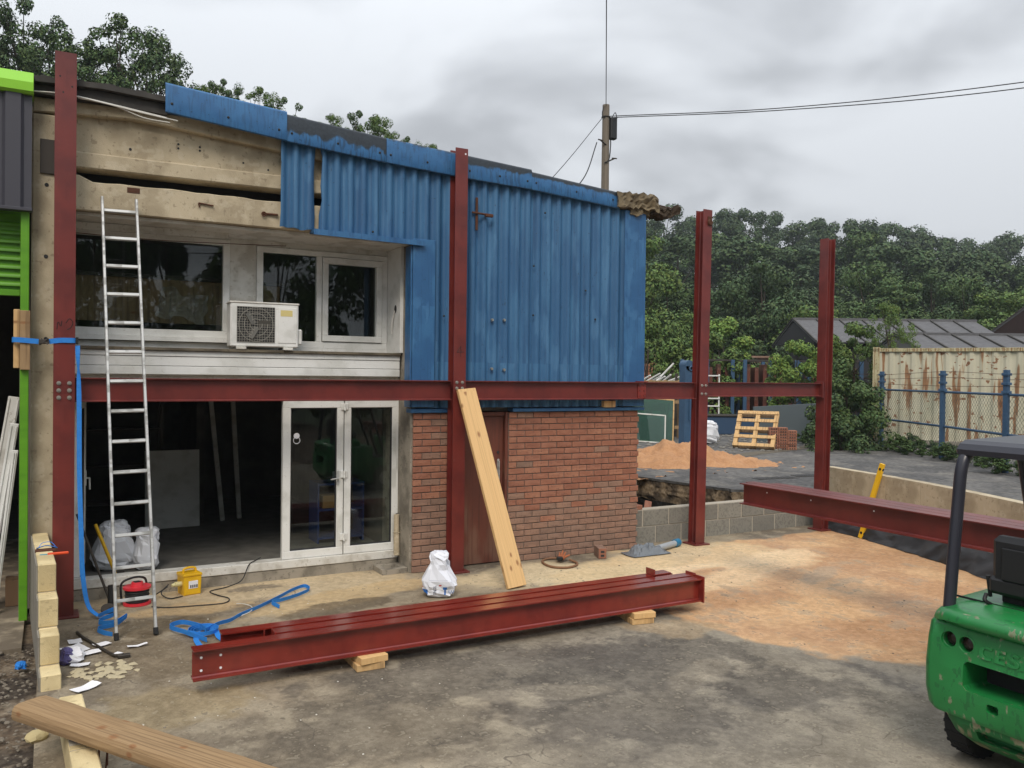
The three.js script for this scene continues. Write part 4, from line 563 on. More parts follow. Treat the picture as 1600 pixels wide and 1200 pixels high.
// ---- blue lifting sling on the slab
{ const y = 0.028, t = thing('lifting_sling', 'blue webbing sling lying tangled on the slab behind the left end of the beams', 'sling', [1.2, 0, 0.9]); const o = p => [p[0] - 1.2, p[1], p[2] - 0.9]; const U = [0.15, 1, 0.2];
  part(t, 'webbing', [strapGeo([[1.03, 0.03, 1.30], [0.9, 0.045, 1.06], [0.80, 0.05, 0.84], [0.90, 0.05, 0.76], [1.02, 0.045, 0.90], [1.06, 0.05, 1.05]].map(o), 0.04, [0, 1, 0.15], 0.004, 60), strapGeo([[1.06, 0.03, 1.02], [1.12, 0.04, 0.98], [1.2, 0.04, 0.9], [1.3, 0.03, 0.82], [1.42, 0.03, 0.68], [1.62, 0.03, 0.50], [1.9, 0.03, 0.20], [2.08, 0.03, 0.0], [2.2, 0.035, -0.06], [2.22, 0.03, 0.06], [2.10, 0.03, 0.2], [1.86, 0.035, 0.37], [1.76, 0.04, 0.42], [1.80, 0.02, 0.55]].map(o), 0.036, U, 0.004, 120), strapGeo([[1.0, 0.03, 1.04], [0.96, 0.02, 1.2], [0.97, 0.012, 1.42], [1.0, 0.01, 1.6]].map(o), 0.04, [1, 0.3, 0], 0.004, 30), strapGeo([[1.14, 0.03, 1.06], [1.14, 0.02, 1.25], [1.2, 0.012, 1.42], [1.24, 0.01, 1.56]].map(o), 0.04, [1, 0.3, 0], 0.004, 30)], M.strap);
  const coil = []; for (let i = 0; i < 3; i++) { const pts = []; for (let a = 0; a <= 12; a++) { const th = a / 12 * 6.28, r = 0.075 + i * 0.018; pts.push(o([1.04 + r * Math.cos(th) * 1.1, 0.03 + i * 0.006, 1.04 + r * Math.sin(th) * 1.1])); } coil.push(strapGeo(pts, 0.035, [0.3, 1, 0.1], 0.004, 40)); } part(t, 'coil', coil, M.strap);
  part(t, 'cord', tube([[1.42, 0.03, 0.72], [1.52, 0.03, 0.62], [1.56, 0.03, 0.45], [1.50, 0.03, 0.32], [1.46, 0.02, 0.26]].map(o), 0.004, 30), M.whiteDirty);
}
// ---- small things near the doors
{ const t = thing('cable_reel', 'red and black extension cable reel on the slab beside the ladder', 'cable reel', [0.63, 0, -0.22]); t.rotation.set(0.0, 0.35, 0);
  const disc = (y, r, tilt) => { const g = new THREE.CylinderGeometry(r, r, 0.022, 28); return g.translate(0, y, 0); };
  part(t, 'lower_flange', disc(0.015, 0.125), M.reelRed); part(t, 'upper_flange', [disc(0.165, 0.125), tr(new THREE.CylinderGeometry(0.05, 0.06, 0.04, 20), 0, 0.195, 0)], M.reelRed); part(t, 'cable_coil', [0, 1, 2, 3, 4, 5, 6].map(i => tr(new THREE.TorusGeometry(0.095 + 0.006 * (i % 2), 0.0105, 6, 28).rotateX(Math.PI / 2), 0, 0.037 + i * 0.018, 0)), M.cable); part(t, 'drum', tr(new THREE.CylinderGeometry(0.088, 0.088, 0.13, 20), 0, 0.09, 0), M.black);
  part(t, 'handle', [tube([[-0.12, 0.02, -0.06], [-0.12, 0.21, -0.06], [-0.05, 0.245, -0.05], [0.05, 0.245, -0.05], [0.11, 0.21, -0.06], [0.11, 0.02, -0.06]], 0.011, 40, 8)], M.black); part(t, 'socket_plate', [cbox(-0.03, 0.03, 0.176, 0.22, -0.03, 0.03), cbox(-0.055, -0.035, 0.176, 0.19, -0.02, 0.02)], M.black);
}
{ const t = thing('site_transformer', 'yellow portable site transformer on the slab in front of the doors', 'transformer', [1.13, 0, -0.42]); t.rotation.y = 0.22; t.scale.set(0.92, 0.95, 0.92);
  part(t, 'body', [prism([[-0.09, 0], [0.09, 0], [0.10, 0.20], [-0.10, 0.20]], -0.10, 0.10, 0.01), prism([[-0.106, 0.20], [0.106, 0.20], [0.098, 0.225], [-0.098, 0.225]], -0.106, 0.106, 0.004)], M.yellow); part(t, 'handle', tube([[-0.07, 0.22, 0], [-0.06, 0.262, 0], [0.06, 0.262, 0], [0.07, 0.22, 0]], 0.013, 24, 8), M.yellow);
  part(t, 'label', [cbox(-0.045, 0.055, 0.07, 0.15, 0.099, 0.1035, 0.001)], M.paper); part(t, 'label_print', [0, 1, 2, 3].map(i => bx(-0.03 + i * 0.022, -0.016 + i * 0.022, 0.078, 0.108, 0.1035, 0.1045)), M.black);
  part(t, 'plug', [bar([-0.10, 0.12, 0.03], [-0.17, 0.125, 0.04], 0.026, 12), bar([-0.17, 0.125, 0.04], [-0.205, 0.12, 0.045], 0.018, 10)], S({ color: 0xd8cf9a, roughness: 0.5 }));
}
solo('extension_cable', [tube([[0.93, 0.12, -0.38], [0.86, 0.05, -0.36], [0.92, 0.012, -0.25], [1.05, 0.012, -0.28]], 0.006, 30), tube([[0.92, 0.10, -0.37], [0.80, 0.02, -0.40], [0.72, 0.012, -0.33], [0.70, 0.03, -0.25]], 0.006, 24)], M.cable, 'short black cable between the yellow transformer and the reel', 'cable');
solo('power_lead', tube([[1.9, 0.222, -0.74], [1.83, 0.214, -0.66], [1.74, 0.20, -0.545], [1.66, 0.05, -0.52], [1.52, 0.012, -0.47], [1.32, 0.010, -0.36], [1.36, 0.010, -0.18], [1.44, 0.010, 0.0], [1.38, 0.010, 0.14], [1.1, 0.010, 0.12], [0.85, 0.010, 0.06], [0.74, 0.012, -0.02]], 0.0055, 120), M.cable, 'long black power lead snaking from the threshold across the slab', 'cable');
{ const t = thing('pry_bar', 'dark steel wrecking bar lying on the slab left of the ladder feet', 'bar', [0.1, 0, 0.45]); part(t, 'shaft', [tube([[0.0, 0.015, 0.1], [0.02, 0.015, 0.2], [0.12, 0.015, 0.52], [0.22, 0.015, 0.82], [0.25, 0.02, 0.9], [0.30, 0.03, 0.93]], 0.012, 40, 6)], M.steelDark); part(t, 'claw', [cbox(0.26, 0.35, 0.004, 0.03, 0.90, 0.945, 0.004)], M.steelDark); }
{ const t = thing('broom_pole', 'thin grey pole leaning against the open door leaf', 'pole', [0.27, 0, -0.35]); part(t, 'pole', bar([0.14, 0.0, -0.03], [-0.15, 0.86, -0.15], 0.012, 8), M.steelDark); }
{ const t = thing('angle_grinder', 'small black power tool standing on the slab beside the cable reel', 'power tool', [0.40, 0, -0.12]); part(t, 'body', [tr(new THREE.CylinderGeometry(0.028, 0.032, 0.2, 12), 0, 0.13, 0), cbox(-0.045, 0.045, 0.0, 0.05, -0.06, 0.06, 0.012), bar([0, 0.04, 0.05], [-0.03, 0.02, 0.13], 0.018, 8)], M.black); part(t, 'guard', tr(new THREE.CylinderGeometry(0.062, 0.062, 0.02, 18).rotateX(0.5), -0.03, 0.035, 0.09), M.steelDark); }
{ const t = thing('shovel', 'yellow-handled shovel leaning inside the doorway in front of white sacks', 'shovel', [0.42, 0.207, -0.95]); part(t, 'handle', bar([0.08, 0.0, 0.0], [-0.12, 0.55, -0.05], 0.018, 10), M.yellow); part(t, 'blade', cbox(0.03, 0.15, 0.0, 0.06, -0.01, 0.01, 0.003), M.steelDark); t.position.y = 0.117; }
// sacks: a crumpled closed bag by pushing a box with noise
function sackGeo(w, h, d, s, pinch = 0.5, flap = 0) {
  let g = new THREE.SphereGeometry(0.5, 20, 17); const p = g.attributes.position; for (let i = 0; i < p.count; i++) {
    let x = p.getX(i) * 2, y = p.getY(i) * 2, z = p.getZ(i) * 2; const q = e => Math.sign(e) * Math.pow(Math.abs(e), 0.6); x = q(x); y = q(y); z = q(z);
    const t = (y + 1) / 2, k = 1 - pinch * sstep(0.35, 0.78, t) + flap * sstep(0.75, 1, t), n = fbm(x * 2.2 + 5, y * 2.2 + z * 1.7, s, 4) - 0.5, n2 = 1 - 2 * Math.abs(fbm(x * 3 + 1, y * 3 - z * 3, s + 4, 3) - 0.5);
    const n3 = 0.017 * (1 - 2.4 * Math.abs(fbm(x * 5 + z * 3, y * 6 + x * 2, s + 9, 3) - 0.5)); p.setXYZ(i, (x * w / 2 + Math.sign(x) * n3 * Math.abs(x)) * k * (1 + 0.4 * n) + n * 0.04, Math.max(0, t * h + 0.06 * h * n * sstep(0, 0.2, t)), z * d / 2 * (1 - 0.55 * pinch * sstep(0.35, 0.8, t)) * (0.9 + 0.25 * n2) + n * 0.05 + Math.sign(z) * n3 * Math.abs(z));
  } g.deleteAttribute('uv'); g.deleteAttribute('normal'); g = mergeVertices(g, 1e-4); { const q = g.attributes.position, j = w * 0.035; for (let i = 0; i < q.count; i++) q.setXYZ(i, q.getX(i) + j * (hash(i, 1, s) - 0.5) * 2, Math.max(0, q.getY(i) + j * (hash(i, 2, s) - 0.5)), q.getZ(i) + j * (hash(i, 3, s) - 0.5) * 2); } g = g.toNonIndexed(); g.computeVertexNormals(); return g; // flat facets read as creased film
}
{ const t = thing('bag', 'white plastic bag with blue and red print standing behind the lying beams', 'bag', [3.335, 0, 0.80]); const g = sackGeo(0.31, 0.46, 0.22, 601, 0.5, 0.28); const cv = document.createElement('canvas'); cv.width = 512; cv.height = 512; const c = cv.getContext('2d'); c.fillStyle = '#dfe2ea'; c.fillRect(0, 0, 512, 512); c.fillStyle = '#1f66b8'; c.fillRect(20, 410, 90, 62); c.fillRect(315, 380, 55, 30); c.fillRect(332, 400, 22, 70); c.fillStyle = '#c6cad6'; c.fillRect(130, 300, 250, 10); c.save(); c.translate(226, 470); c.rotate(-Math.PI / 2); c.fillStyle = '#27324f'; c.font = 'bold 54px sans-serif'; c.fillText('INIL', 0, 0); c.restore(); c.fillStyle = '#b9433c'; c.fillRect(262, 352, 34, 16); c.fillRect(20, 380, 30, 12); c.fillStyle = '#3a6cb0'; for (let i = 0; i < 5; i++) c.fillRect(390 + i * 16, 420 + (i % 2) * 18, 9, 26);
  const p = g.attributes.position, uv = []; for (let i = 0; i < p.count; i++) uv.push((p.getX(i) + 0.19) / 0.38, p.getY(i) / 0.46); g.setAttribute('uv', new THREE.Float32BufferAttribute(uv, 2)); const tx = new THREE.CanvasTexture(cv); tx.colorSpace = THREE.SRGBColorSpace; part(t, 'sack', g, S({ map: tx, roughness: 0.4 })); t.rotation.y = -0.45; }
for (const [x, z, w, h, s, lab] of [[0.50, -1.32, 0.42, 0.52, 611, 'large white plastic sack just inside the doors behind the ladder'], [0.80, -1.22, 0.26, 0.44, 617, 'smaller upright white plastic bag just inside the doors']]) { const t = solo('rubble_sack', sackGeo(w, h, 0.28, s, 0.3, s > 612 ? 0.35 : 0.1), M.plastic, lab, 'sack'); t.position.set(x, 0.116, z); }
// hose with orange glove
solo('hose', tube([[5.36, 0.016, -0.05], [5.22, 0.016, -0.12], [5.08, 0.016, -0.06], [5.0, 0.016, 0.12], [5.02, 0.016, 0.30], [5.14, 0.016, 0.38], [5.3, 0.016, 0.33], [5.38, 0.016, 0.22], [5.36, 0.03, 0.1]], 0.014, 70, 8), S({ color: 0x7d5a40, roughness: 0.7 }), 'coiled brown hose lying at the foot of the brick wall', 'hose');
{ const t = thing('work_glove', 'crumpled orange work glove with a black cuff lying on the coiled hose', 'glove', [5.27, 0.03, 0.05]); t.rotation.y = 0.75; const gm = S({ color: 0xa2603e, roughness: 0.9 });
  part(t, 'palm', [cbox(-0.04, 0.06, 0, 0.045, -0.045, 0.045, 0.016)], gm); part(t, 'finger', [[-0.035, 0.05], [-0.012, 0.075], [0.012, 0.06], [0.036, 0.03]].map(([z, y], k) => bar([0.05, 0.025, z], [0.15 - 0.015 * Math.abs(k - 1), y, z * 1.5], 0.014, 7, 0.010)), gm); part(t, 'thumb', bar([0.0, 0.03, 0.04], [0.06, 0.05, 0.09], 0.014, 7, 0.010), gm); part(t, 'cuff', cbox(-0.085, -0.038, 0, 0.05, -0.04, 0.04, 0.014), M.black); }
// perforated brick
{ const t = thing('perforated_brick', 'loose grey-red brick with square holes at the foot of the brick wall', 'brick', [5.86, 0, 0.02]); t.rotation.y = -0.35; part(t, 'body', [cbox(-0.05, 0.05, 0, 0.13, -0.11, 0.11, 0.004)], M.brickGrimy[1]); part(t, 'end_face', [cbox(-0.047, 0.047, 0.004, 0.126, 0.1085, 0.114, 0.002)], M.brick[3]); for (const y of [0.038, 0.085]) part(t, 'hole', bx(-0.022, 0.022, y - 0.012, y + 0.014, 0.1141, 0.1155), M.dark); }
// plastic sheeting with a blue roll
{ const t = thing('plastic_sheeting', 'crumpled grey plastic sheeting with a blue-ended roll beside the brick corner', 'sheeting', [6.5, 0, 0.12]); const g = new THREE.PlaneGeometry(0.62, 0.32, 22, 12); g.rotateX(-Math.PI / 2); const p = g.attributes.position; for (let i = 0; i < p.count; i++) { const x = p.getX(i), z = p.getZ(i), e = sstep(0.31, 0.1, Math.abs(x)) * sstep(0.16, 0.05, Math.abs(z)); p.setY(i, 0.012 + e * 0.12 * Math.pow(1 - Math.abs(2 * fbm(x * 9, z * 12, 631, 4) - 1), 1.2)); p.setX(i, x + 0.08 * (fbm(x * 6, z * 6, 633, 3) - 0.5)); } const gf = g.toNonIndexed(); gf.computeVertexNormals(); part(t, 'sheet', gf, S({ color: 0x6a7076, roughness: 0.26, side: THREE.DoubleSide }));
  part(t, 'roll', bar([0.12, 0.055, 0.04], [0.66, 0.05, -0.18], 0.042, 14), S({ color: 0x9aa0a4, roughness: 0.3 })); part(t, 'roll_end', [bar([0.58, 0.052, -0.148], [0.68, 0.05, -0.19], 0.052, 14)], S({ color: 0x1e6f96, roughness: 0.45 })); }
{ const t = thing('steel_offcut', 'dark steel angle offcut lying behind the right end of the beams', 'offcut', [5.55, 0, 1.72]); t.rotation.y = 0.9; part(t, 'angle', [cbox(-0.16, 0.16, 0, 0.008, -0.04, 0.04, 0.001), cbox(-0.16, 0.16, 0.008, 0.07, -0.04, -0.032, 0.001)], S({ color: 0x5c646c, metalness: 0.4, roughness: 0.5 })); }
// low stepped wall of pale blocks at the left
{
  const t = thing('block_wall_stub', 'low stepped wall of pale yellow blocks running toward the viewer at the left', 'wall', [-0.185, 0, -0.2]); t.rotation.y = 0.045; const th = 0.062, bh = 0.2095;
  const rows = [[0, 2.08], [0, 1.86], [0, 1.64], [0.0, 1.43]]; let ri = 0; const cg = {};
  part(t, 'render_coat', [bx(-th - 0.012, -th - 0.0005, 0, 0.10, 0, 2.07), bx(-th - 0.012, -th - 0.0005, 0.10, 0.315, 0, 1.85), bx(-th - 0.012, -th - 0.0005, 0.315, 0.53, 0, 1.63), bx(-th - 0.012, -th - 0.0005, 0.53, 0.745, 0, 1.42)], M.render);
  let y = -0.105; for (const [z0, z1] of rows) { const bl = 0.435; let z = z1, first = true; while (z > z0 + 0.02) { const a = Math.max(z0, z - (first && ri % 2 ? 0.2 : bl)); const m = part(t, 'block', uvm(cbox(-th + rr(-.002, .002), th + rr(-.002, .002), y + 0.004, y + 0.2135, a + 0.004, z - 0.004, 0.006), 1, rnd(), rnd()), M.aerated[ri++ % 3]); z = a; first = false; } y += 0.215; }
  part(t, 'mortar', [bx(-th + 0.004, th - 0.004, -0.05, 0.105, 0, 2.07), bx(-th + 0.004, th - 0.004, 0.1, 0.32, 0, 1.85), bx(-th + 0.004, th - 0.004, 0.31, 0.53, 0, 1.63), bx(-th + 0.004, th - 0.004, 0.52, 0.745, 0, 1.42)], M.mortarPale);
  const t2 = thing('block_pier', 'short run of pale blocks under the old timber plank at the lower left', 'wall', [0.015, 0, 2.62]); t2.rotation.y = 0.05;
  for (const [a, b, yy] of [[0, 0.40, 0], [0.41, 0.85, 0], [0.86, 1.3, 0]]) part(t2, 'block', uvm(cbox(-0.065, 0.065, yy, yy + 0.205, a, b, 0.007), 1, rnd(), rnd()), pick(M.aerated)); part(t2, 'mortar', [bx(-0.06, 0.06, 0.19, 0.212, 0.44, 0.80), bx(-0.06, 0.06, 0, 0.2, 0.3, 1.0)], M.mortarPale); part(t2, 'starter_bar', [bar([0.10, 0, 0.62], [0.10, 0.16, 0.64], 0.006), bar([0.14, 0, 0.66], [0.135, 0.18, 0.68], 0.006), bar([0.12, 0, 0.76], [0.13, 0.14, 0.76], 0.005)], M.rust);
  // strap bundle and orange knife lying on the wall
  const s = thing('strap_bundle', 'small bundle of blue strap lying on top of the stepped block wall', 'strap', [-0.13, 0.7475, 0.62]); part(s, 'webbing', [strapGeo([[-0.06, 0.02, 0.02], [-0.03, 0.06, 0], [0.03, 0.065, 0], [0.07, 0.03, 0.03]], 0.04, [0, 0.2, 1], 0.004, 30), strapGeo([[-0.07, 0.03, 0.05], [0.0, 0.045, 0.04], [0.08, 0.025, 0.06]], 0.04, [0, 0.3, 1], 0.004, 24)], M.strap); part(s, 'buckle', [cbox(-0.08, 0.08, 0.0, 0.022, 0.03, 0.09, 0.004)], M.rust);
  const k = thing('utility_knife', 'orange-handled knife lying on top of the stepped block wall', 'knife', [-0.1, 0.746, 0.84]); part(k, 'handle', [cbox(-0.02, 0.13, 0, 0.02, -0.014, 0.014, 0.005)], S({ color: 0xd84a1c, roughness: 0.5 })); part(k, 'blade', [cbox(-0.075, -0.02, 0.004, 0.012, -0.012, 0.012, 0.002)], S({ color: 0x3f8aa0, roughness: 0.5 }));
  { const m = solo('loose_block', cbox(-0.1, 0.1, 0, 0.279, -0.15, 0.15, 0.006), M.aerated[1], 'pale loose block propping the near end of the old plank', 'block'); m.position.set(1.1, 0, 5.15); }
  // old plank across
  const A = new THREE.Vector3(-0.20, 0.285, 2.95), T = new THREE.Vector3(1.22, 0.33, 5.28), L = A.distanceTo(T); const m = solo('old_plank', (() => { let g = new THREE.BoxGeometry(0.21, 0.09, L, 5, 3, 60).translate(0, 0, L / 2); { const p = g.attributes.position; for (let i = 0; i < p.count; i++) { const x = p.getX(i), y = p.getY(i), z = p.getZ(i), ed = Math.abs(x) > 0.1 && Math.abs(y) > 0.04 ? 0.9 : 1; const n = fbm(z * 5 + x * 8, y * 20 + x * 9, 681, 4) - 0.5; p.setXYZ(i, x * (ed - 0.0) + 0.010 * n, y * (ed < 1 ? 0.86 : 1) + 0.006 * n, z + (z < 0.01 ? 0.04 * n : 0)); } } g = g.toNonIndexed(); g.computeVertexNormals(); const p = g.attributes.position, uv = g.attributes.uv; for (let i = 0; i < p.count; i++) uv.setXY(i, (p.getX(i) + p.getY(i) + 0.15) / 0.3, p.getZ(i) / 2); return g; })(), M.oldWood, 'weathered timber plank resting across the pale blocks at the lower left', 'plank');
  m.position.copy(A); m.up.set(0, 1, 0); m.lookAt(T);
}
// papers, rubble, chips
{
  const pg = (w, d, s) => { const g = new THREE.PlaneGeometry(w, d, 8, 8); g.rotateX(-Math.PI / 2); const p = g.attributes.position; for (let i = 0; i < p.count; i++) p.setY(i, 0.004 + 0.03 * fbm(p.getX(i) * 9 + s, p.getZ(i) * 9, 641 + s, 3) * (0.4 + Math.abs(p.getX(i)) * 6)); g.computeVertexNormals(); return g; };
  const data = [[0.05, 1.02, 0.16, 0.20, 0.4, 'large white paper bag sheet beside the stepped wall'], [0.13, 1.17, 0.2, 0.09, 0.2, 'folded white paper lying nearest the wrecking bar'], [0.06, 0.80, 0.10, 0.12, 0.1, 'scrap of grey paper against the stepped wall'], [0.27, 0.98, 0.12, 0.09, 0.5, 'clear plastic scrap beside the wrecking bar'], [0.52, 1.14, 0.15, 0.045, 0.1, 'narrow white and blue paper strip in front of the ladder'], [0.08, 1.42, 0.13, 0.08, -0.2, 'small white paper scrap near the broken stone chips'], [0.10, 1.95, 0.18, 0.10, 0.6, 'white paper scrap behind the pale block pier'], [0.36, 1.28, 0.07, 0.07, 0.6, 'small crumpled white paper in front of the ladder']];
  for (const [x, z, w, d, r, lab] of data) { const m = solo('paper_scrap', pg(w, d, Math.round(x * 100)), M.paper, lab, 'paper', 'scraps of paper on the slab'); m.position.set(x + (x < 0.2 ? 0.02 : 0), 0.002, z); m.rotation.y = r; }
  { const t = thing('cement_bag', 'crumpled white and purple paper bag against the stepped wall', 'bag', [0.05, 0, 1.26]); part(t, 'paper', sackGeo(0.14, 0.10, 0.2, 651, 0.3), M.paper); part(t, 'purple_band', sackGeo(0.08, 0.12, 0.10, 653, 0.3).translate(-0.04, 0, 0.06), S({ color: 0x5b5485, roughness: 0.7 })); }
  const stone = (s, fl) => { const g = new THREE.IcosahedronGeometry(0.5, fl < 0.3 ? 0 : 1); const p = g.attributes.position; for (let i = 0; i < p.count; i++) { const v = new THREE.Vector3().fromBufferAttribute(p, i), n = 0.55 + 0.9 * fbm(v.x * 2 + s, v.y * 2 + v.z * 3, 661 + s, 2); v.multiplyScalar(n); p.setXYZ(i, v.x, v.y * fl, v.z); } g.computeVertexNormals(); return g; };
  const scatter = (name, n, mats, sz, fl, place, label, cat) => { const gs = []; for (let i = 0; i < n; i++) { const [x, z, y] = place(); const g = stone(i % 7, fl), s = rr(sz[0], sz[1]); g.rotateY(rr(0, 6.28)); g.scale(s, s, s); g.translate(x, (y ?? 0) + s * fl * 0.25, z); gs.push(norm(g)); } const m = mesh(numbered(name), merge(gs), mats); m.userData = { label, category: cat, kind: 'stuff' }; scene.add(m); return m; };
  const g2 = () => { const a = rr(0, 6.28), r = Math.sqrt(rnd()); return [Math.cos(a) * r, Math.sin(a) * r]; };
  scatter('stone_chips', 85, S({ color: new THREE.Color(0.44, 0.38, 0.25), roughness: 0.95 }), [0.02, 0.075], 0.28, () => { const [a, b] = g2(); return [0.26 + a * 0.24, 1.62 + b * 0.22]; }, 'pale yellow broken block chips on the slab by the stepped wall', 'rubble');
  scatter('slab_litter', 150, S({ color: new THREE.Color(0.20, 0.17, 0.13), roughness: 0.95 }), [0.006, 0.022], 0.6, () => [rr(0.1, 7.5), rr(-0.1, 4.6)], 'small stones and crumbs scattered over the slab', 'debris');
  scatter('pale_crumbs', 60, S({ color: new THREE.Color(0.6, 0.57, 0.5), roughness: 0.95 }), [0.004, 0.013], 0.6, () => [rr(0.0, 2.4), rr(0.2, 4.4)], 'pale crumbs of mortar scattered over the slab at the left', 'debris');
  scatter('edge_rubble', 420, S({ color: new THREE.Color(0.17, 0.145, 0.112), roughness: 0.97 }), [0.008, 0.035], 0.6, () => [rr(-0.52, -0.20) , rr(0.75, 4.8), -0.02], 'broken rubble along the left side of the stepped wall', 'rubble');
  for (const [x, z, s, lab] of [[-0.17, 2.72, 0.13, 'yellowish broken stone lying behind the end of the old plank'], [-0.05, 2.60, 0.10, 'smaller yellowish broken stone beside the pale block pier']]) { const m = solo('broken_stone', stone(3, 0.6).scale(s, s, s), S({ color: new THREE.Color(0.46, 0.38, 0.2), roughness: 0.95 }), lab, 'stone'); m.position.set(x, s * 0.16, z); }
  { const m = solo('blue_scrap', sackGeo(0.05, 0.05, 0.06, 671, 0.2), M.strap, 'small blue scrap in the rubble left of the stepped wall', 'scrap'); m.position.set(-0.29, -0.01, 1.25); }
}
// ---------------------------------------------------------------- low walls at the back of the slab
{
  const t = thing('low_block_wall', 'low grey concrete block wall of two courses behind the right-hand columns', 'wall', [6.63, 0, -0.42]); const face = 0.02; let k = 0;
  part(t, 'mortar', bx(0, 3.55, -0.06, 0.452, -0.14, 0.004), M.mortarPale);
  for (let c = 0; c < 2; c++) { let x = c ? -0.22 : 0; while (x < 3.5) { const a = Math.max(0.0, x) + 0.006, b = Math.min(3.54, x + 0.44) - 0.007; if (b - a > 0.06) part(t, 'block', uvm(cbox(a, b, c * 0.225 + 0.006 - (c ? 0 : 0.04), c * 0.225 + 0.2195, -0.1, 0.012 + rr(-0.003, 0.003), 0.004), 1, rnd() * 3, rnd() * 3), M.block[k++ % 3]); x += 0.447; } }
  let i = 0; const labs = ['red brick lying on the left end of the low block wall', 'broken red brick in the spoil behind the low block wall', 'red tile fragment in the spoil beside the brick corner'];
  for (const [x, y, z, r] of [[6.75, 0.454, -0.46, 0.2], [7.35, 0.36, -0.95, 0.9], [7.2, 0.34, -1.15, -0.5]]) { const m = solo('loose_brick', cbox(-0.107, 0.107, 0, 0.06, -0.05, 0.05, 0.005), M.brick[i % 4], labs[i++], 'brick'); m.position.set(x, y, z); m.rotation.set(i > 1 ? 0.3 : 0, r, i > 1 ? 0.25 : 0); }
}
{
  const t = thing('retaining_wall', 'pale concrete retaining wall curving along the right edge of the slab', 'wall', [10.25, 0, -0.3]); const o = (x, z) => [x - 10.25, z + 0.3];
  for (let i = 0; i < retLine.length - 1; i++) { const a = retLine[i], b = retLine[i + 1], n = new THREE.Vector2(b[1] - a[1], -(b[0] - a[0])).normalize(); const L = Math.hypot(b[0] - a[0], b[1] - a[1]); const ang = Math.atan2(-(b[1] - a[1]), b[0] - a[0]); const nb = Math.max(1, Math.round(L / 0.65));
    for (let k = 0; k < nb; k++) { const x0 = k * L / nb, x1 = (k + 1) * L / nb; const pc = (y0, y1, nm, mat, zz) => { const g = cbox(x0 + 0.002, x1 - 0.002, y0, y1, -0.13, zz, 0.004); g.rotateY(ang); const q = o(a[0], a[1]); part(t, nm, uvm(g.translate(q[0], 0, q[1])), mat); }; pc(-0.1, 0.44, 'block', M.block[k % 2], -0.006); pc(0.444, 0.905, 'panel', M.cream, 0.0); }
  }
  // black membrane drooping at its foot
  const N = 90, rows = 8, pos = [], P = []; const at = s => { const f = s * 8, k = Math.min(8, Math.floor(f)); return [lerp(retLine[k][0], retLine[k + 1][0], f - k), lerp(retLine[k][1], retLine[k + 1][1], f - k)]; };
  for (let j = 0; j <= rows; j++) { const r = []; for (let i = 0; i <= N; i++) { const s = i / N, [x, z] = at(s), q = j / rows, h = 0.27 + 0.14 * (fbm(s * 14, 1, 701, 4) - 0.5) * 2; r.push([x - 0.03 - (1 - q) * 0.16 - 0.10 * (fbm(s * 30, q * 3, 703, 4) - 0.4) * (1 - q * 0.4), Math.max(0.006, q * h + 0.05 * (fbm(s * 40, q * 4, 705, 3) - 0.5)), z]); } P.push(r); }
  for (let j = 0; j < rows; j++) for (let i = 0; i < N; i++) for (const v of [P[j][i], P[j + 1][i], P[j + 1][i + 1], P[j][i], P[j + 1][i + 1], P[j][i + 1]]) pos.push(...v);
  let g = new THREE.BufferGeometry(); g.setAttribute('position', new THREE.Float32BufferAttribute(pos, 3)); g = mergeVertices(g); g.computeVertexNormals(); solo('membrane', g, S({ color: 0x2b2b2d, roughness: 0.4, side: THREE.DoubleSide }), 'crumpled black damp-proof membrane along the foot of the pale retaining wall', 'membrane');
}
{ const t = thing('spirit_level', 'yellow spirit level leaning against the pale retaining wall', 'spirit level', [9.88, 0.004, 0.64]); const A = new THREE.Vector3(0, 0, 0), T = new THREE.Vector3(0.075, 1.07, 0.28); const L = T.length(); const q = new THREE.Quaternion().setFromUnitVectors(new THREE.Vector3(0, 1, 0), T.clone().normalize()); t.quaternion.copy(q);
  part(t, 'body', cbox(-0.022, 0.022, 0, L, -0.034, 0.034, 0.004), M.yellow); for (const y of [0.08, L - 0.08]) part(t, 'vial', [tr(new THREE.CylinderGeometry(0.019, 0.019, 0.05, 12).rotateZ(Math.PI / 2), 0, y, 0), tr(new THREE.CylinderGeometry(0.019, 0.019, 0.071, 12).rotateX(Math.PI / 2), 0, y, 0)], M.black); }
// ---- beams carried on the forks
{ let k = 0; const labs = ['red steel beam on the forklift forks, nearest the building door', 'middle red steel beam carried on the forklift forks', 'far red steel beam carried on the forklift forks beside the retaining wall'];
  for (const [x, z0] of [[6.745, 1.55], [6.885, 1.50], [7.025, 1.72]]) { const t = thing('raised_beam', labs[k++], 'steel beam', [x, 0.823, z0], 'steel beams carried by the forklift'); part(t, 'beam', iGeo(8.75, 0.232, 0.132, 0.011, 0.008).translate(0, 0.116, 0), M.red); if (k === 1) part(t, 'bolt_hole', [0.35, 0.95, 1.7, 2.5].map(z => tr(new THREE.CylinderGeometry(0.008, 0.008, 0.003, 8).rotateZ(Math.PI / 2), -0.0048, 0.165, z)), M.paper); } }
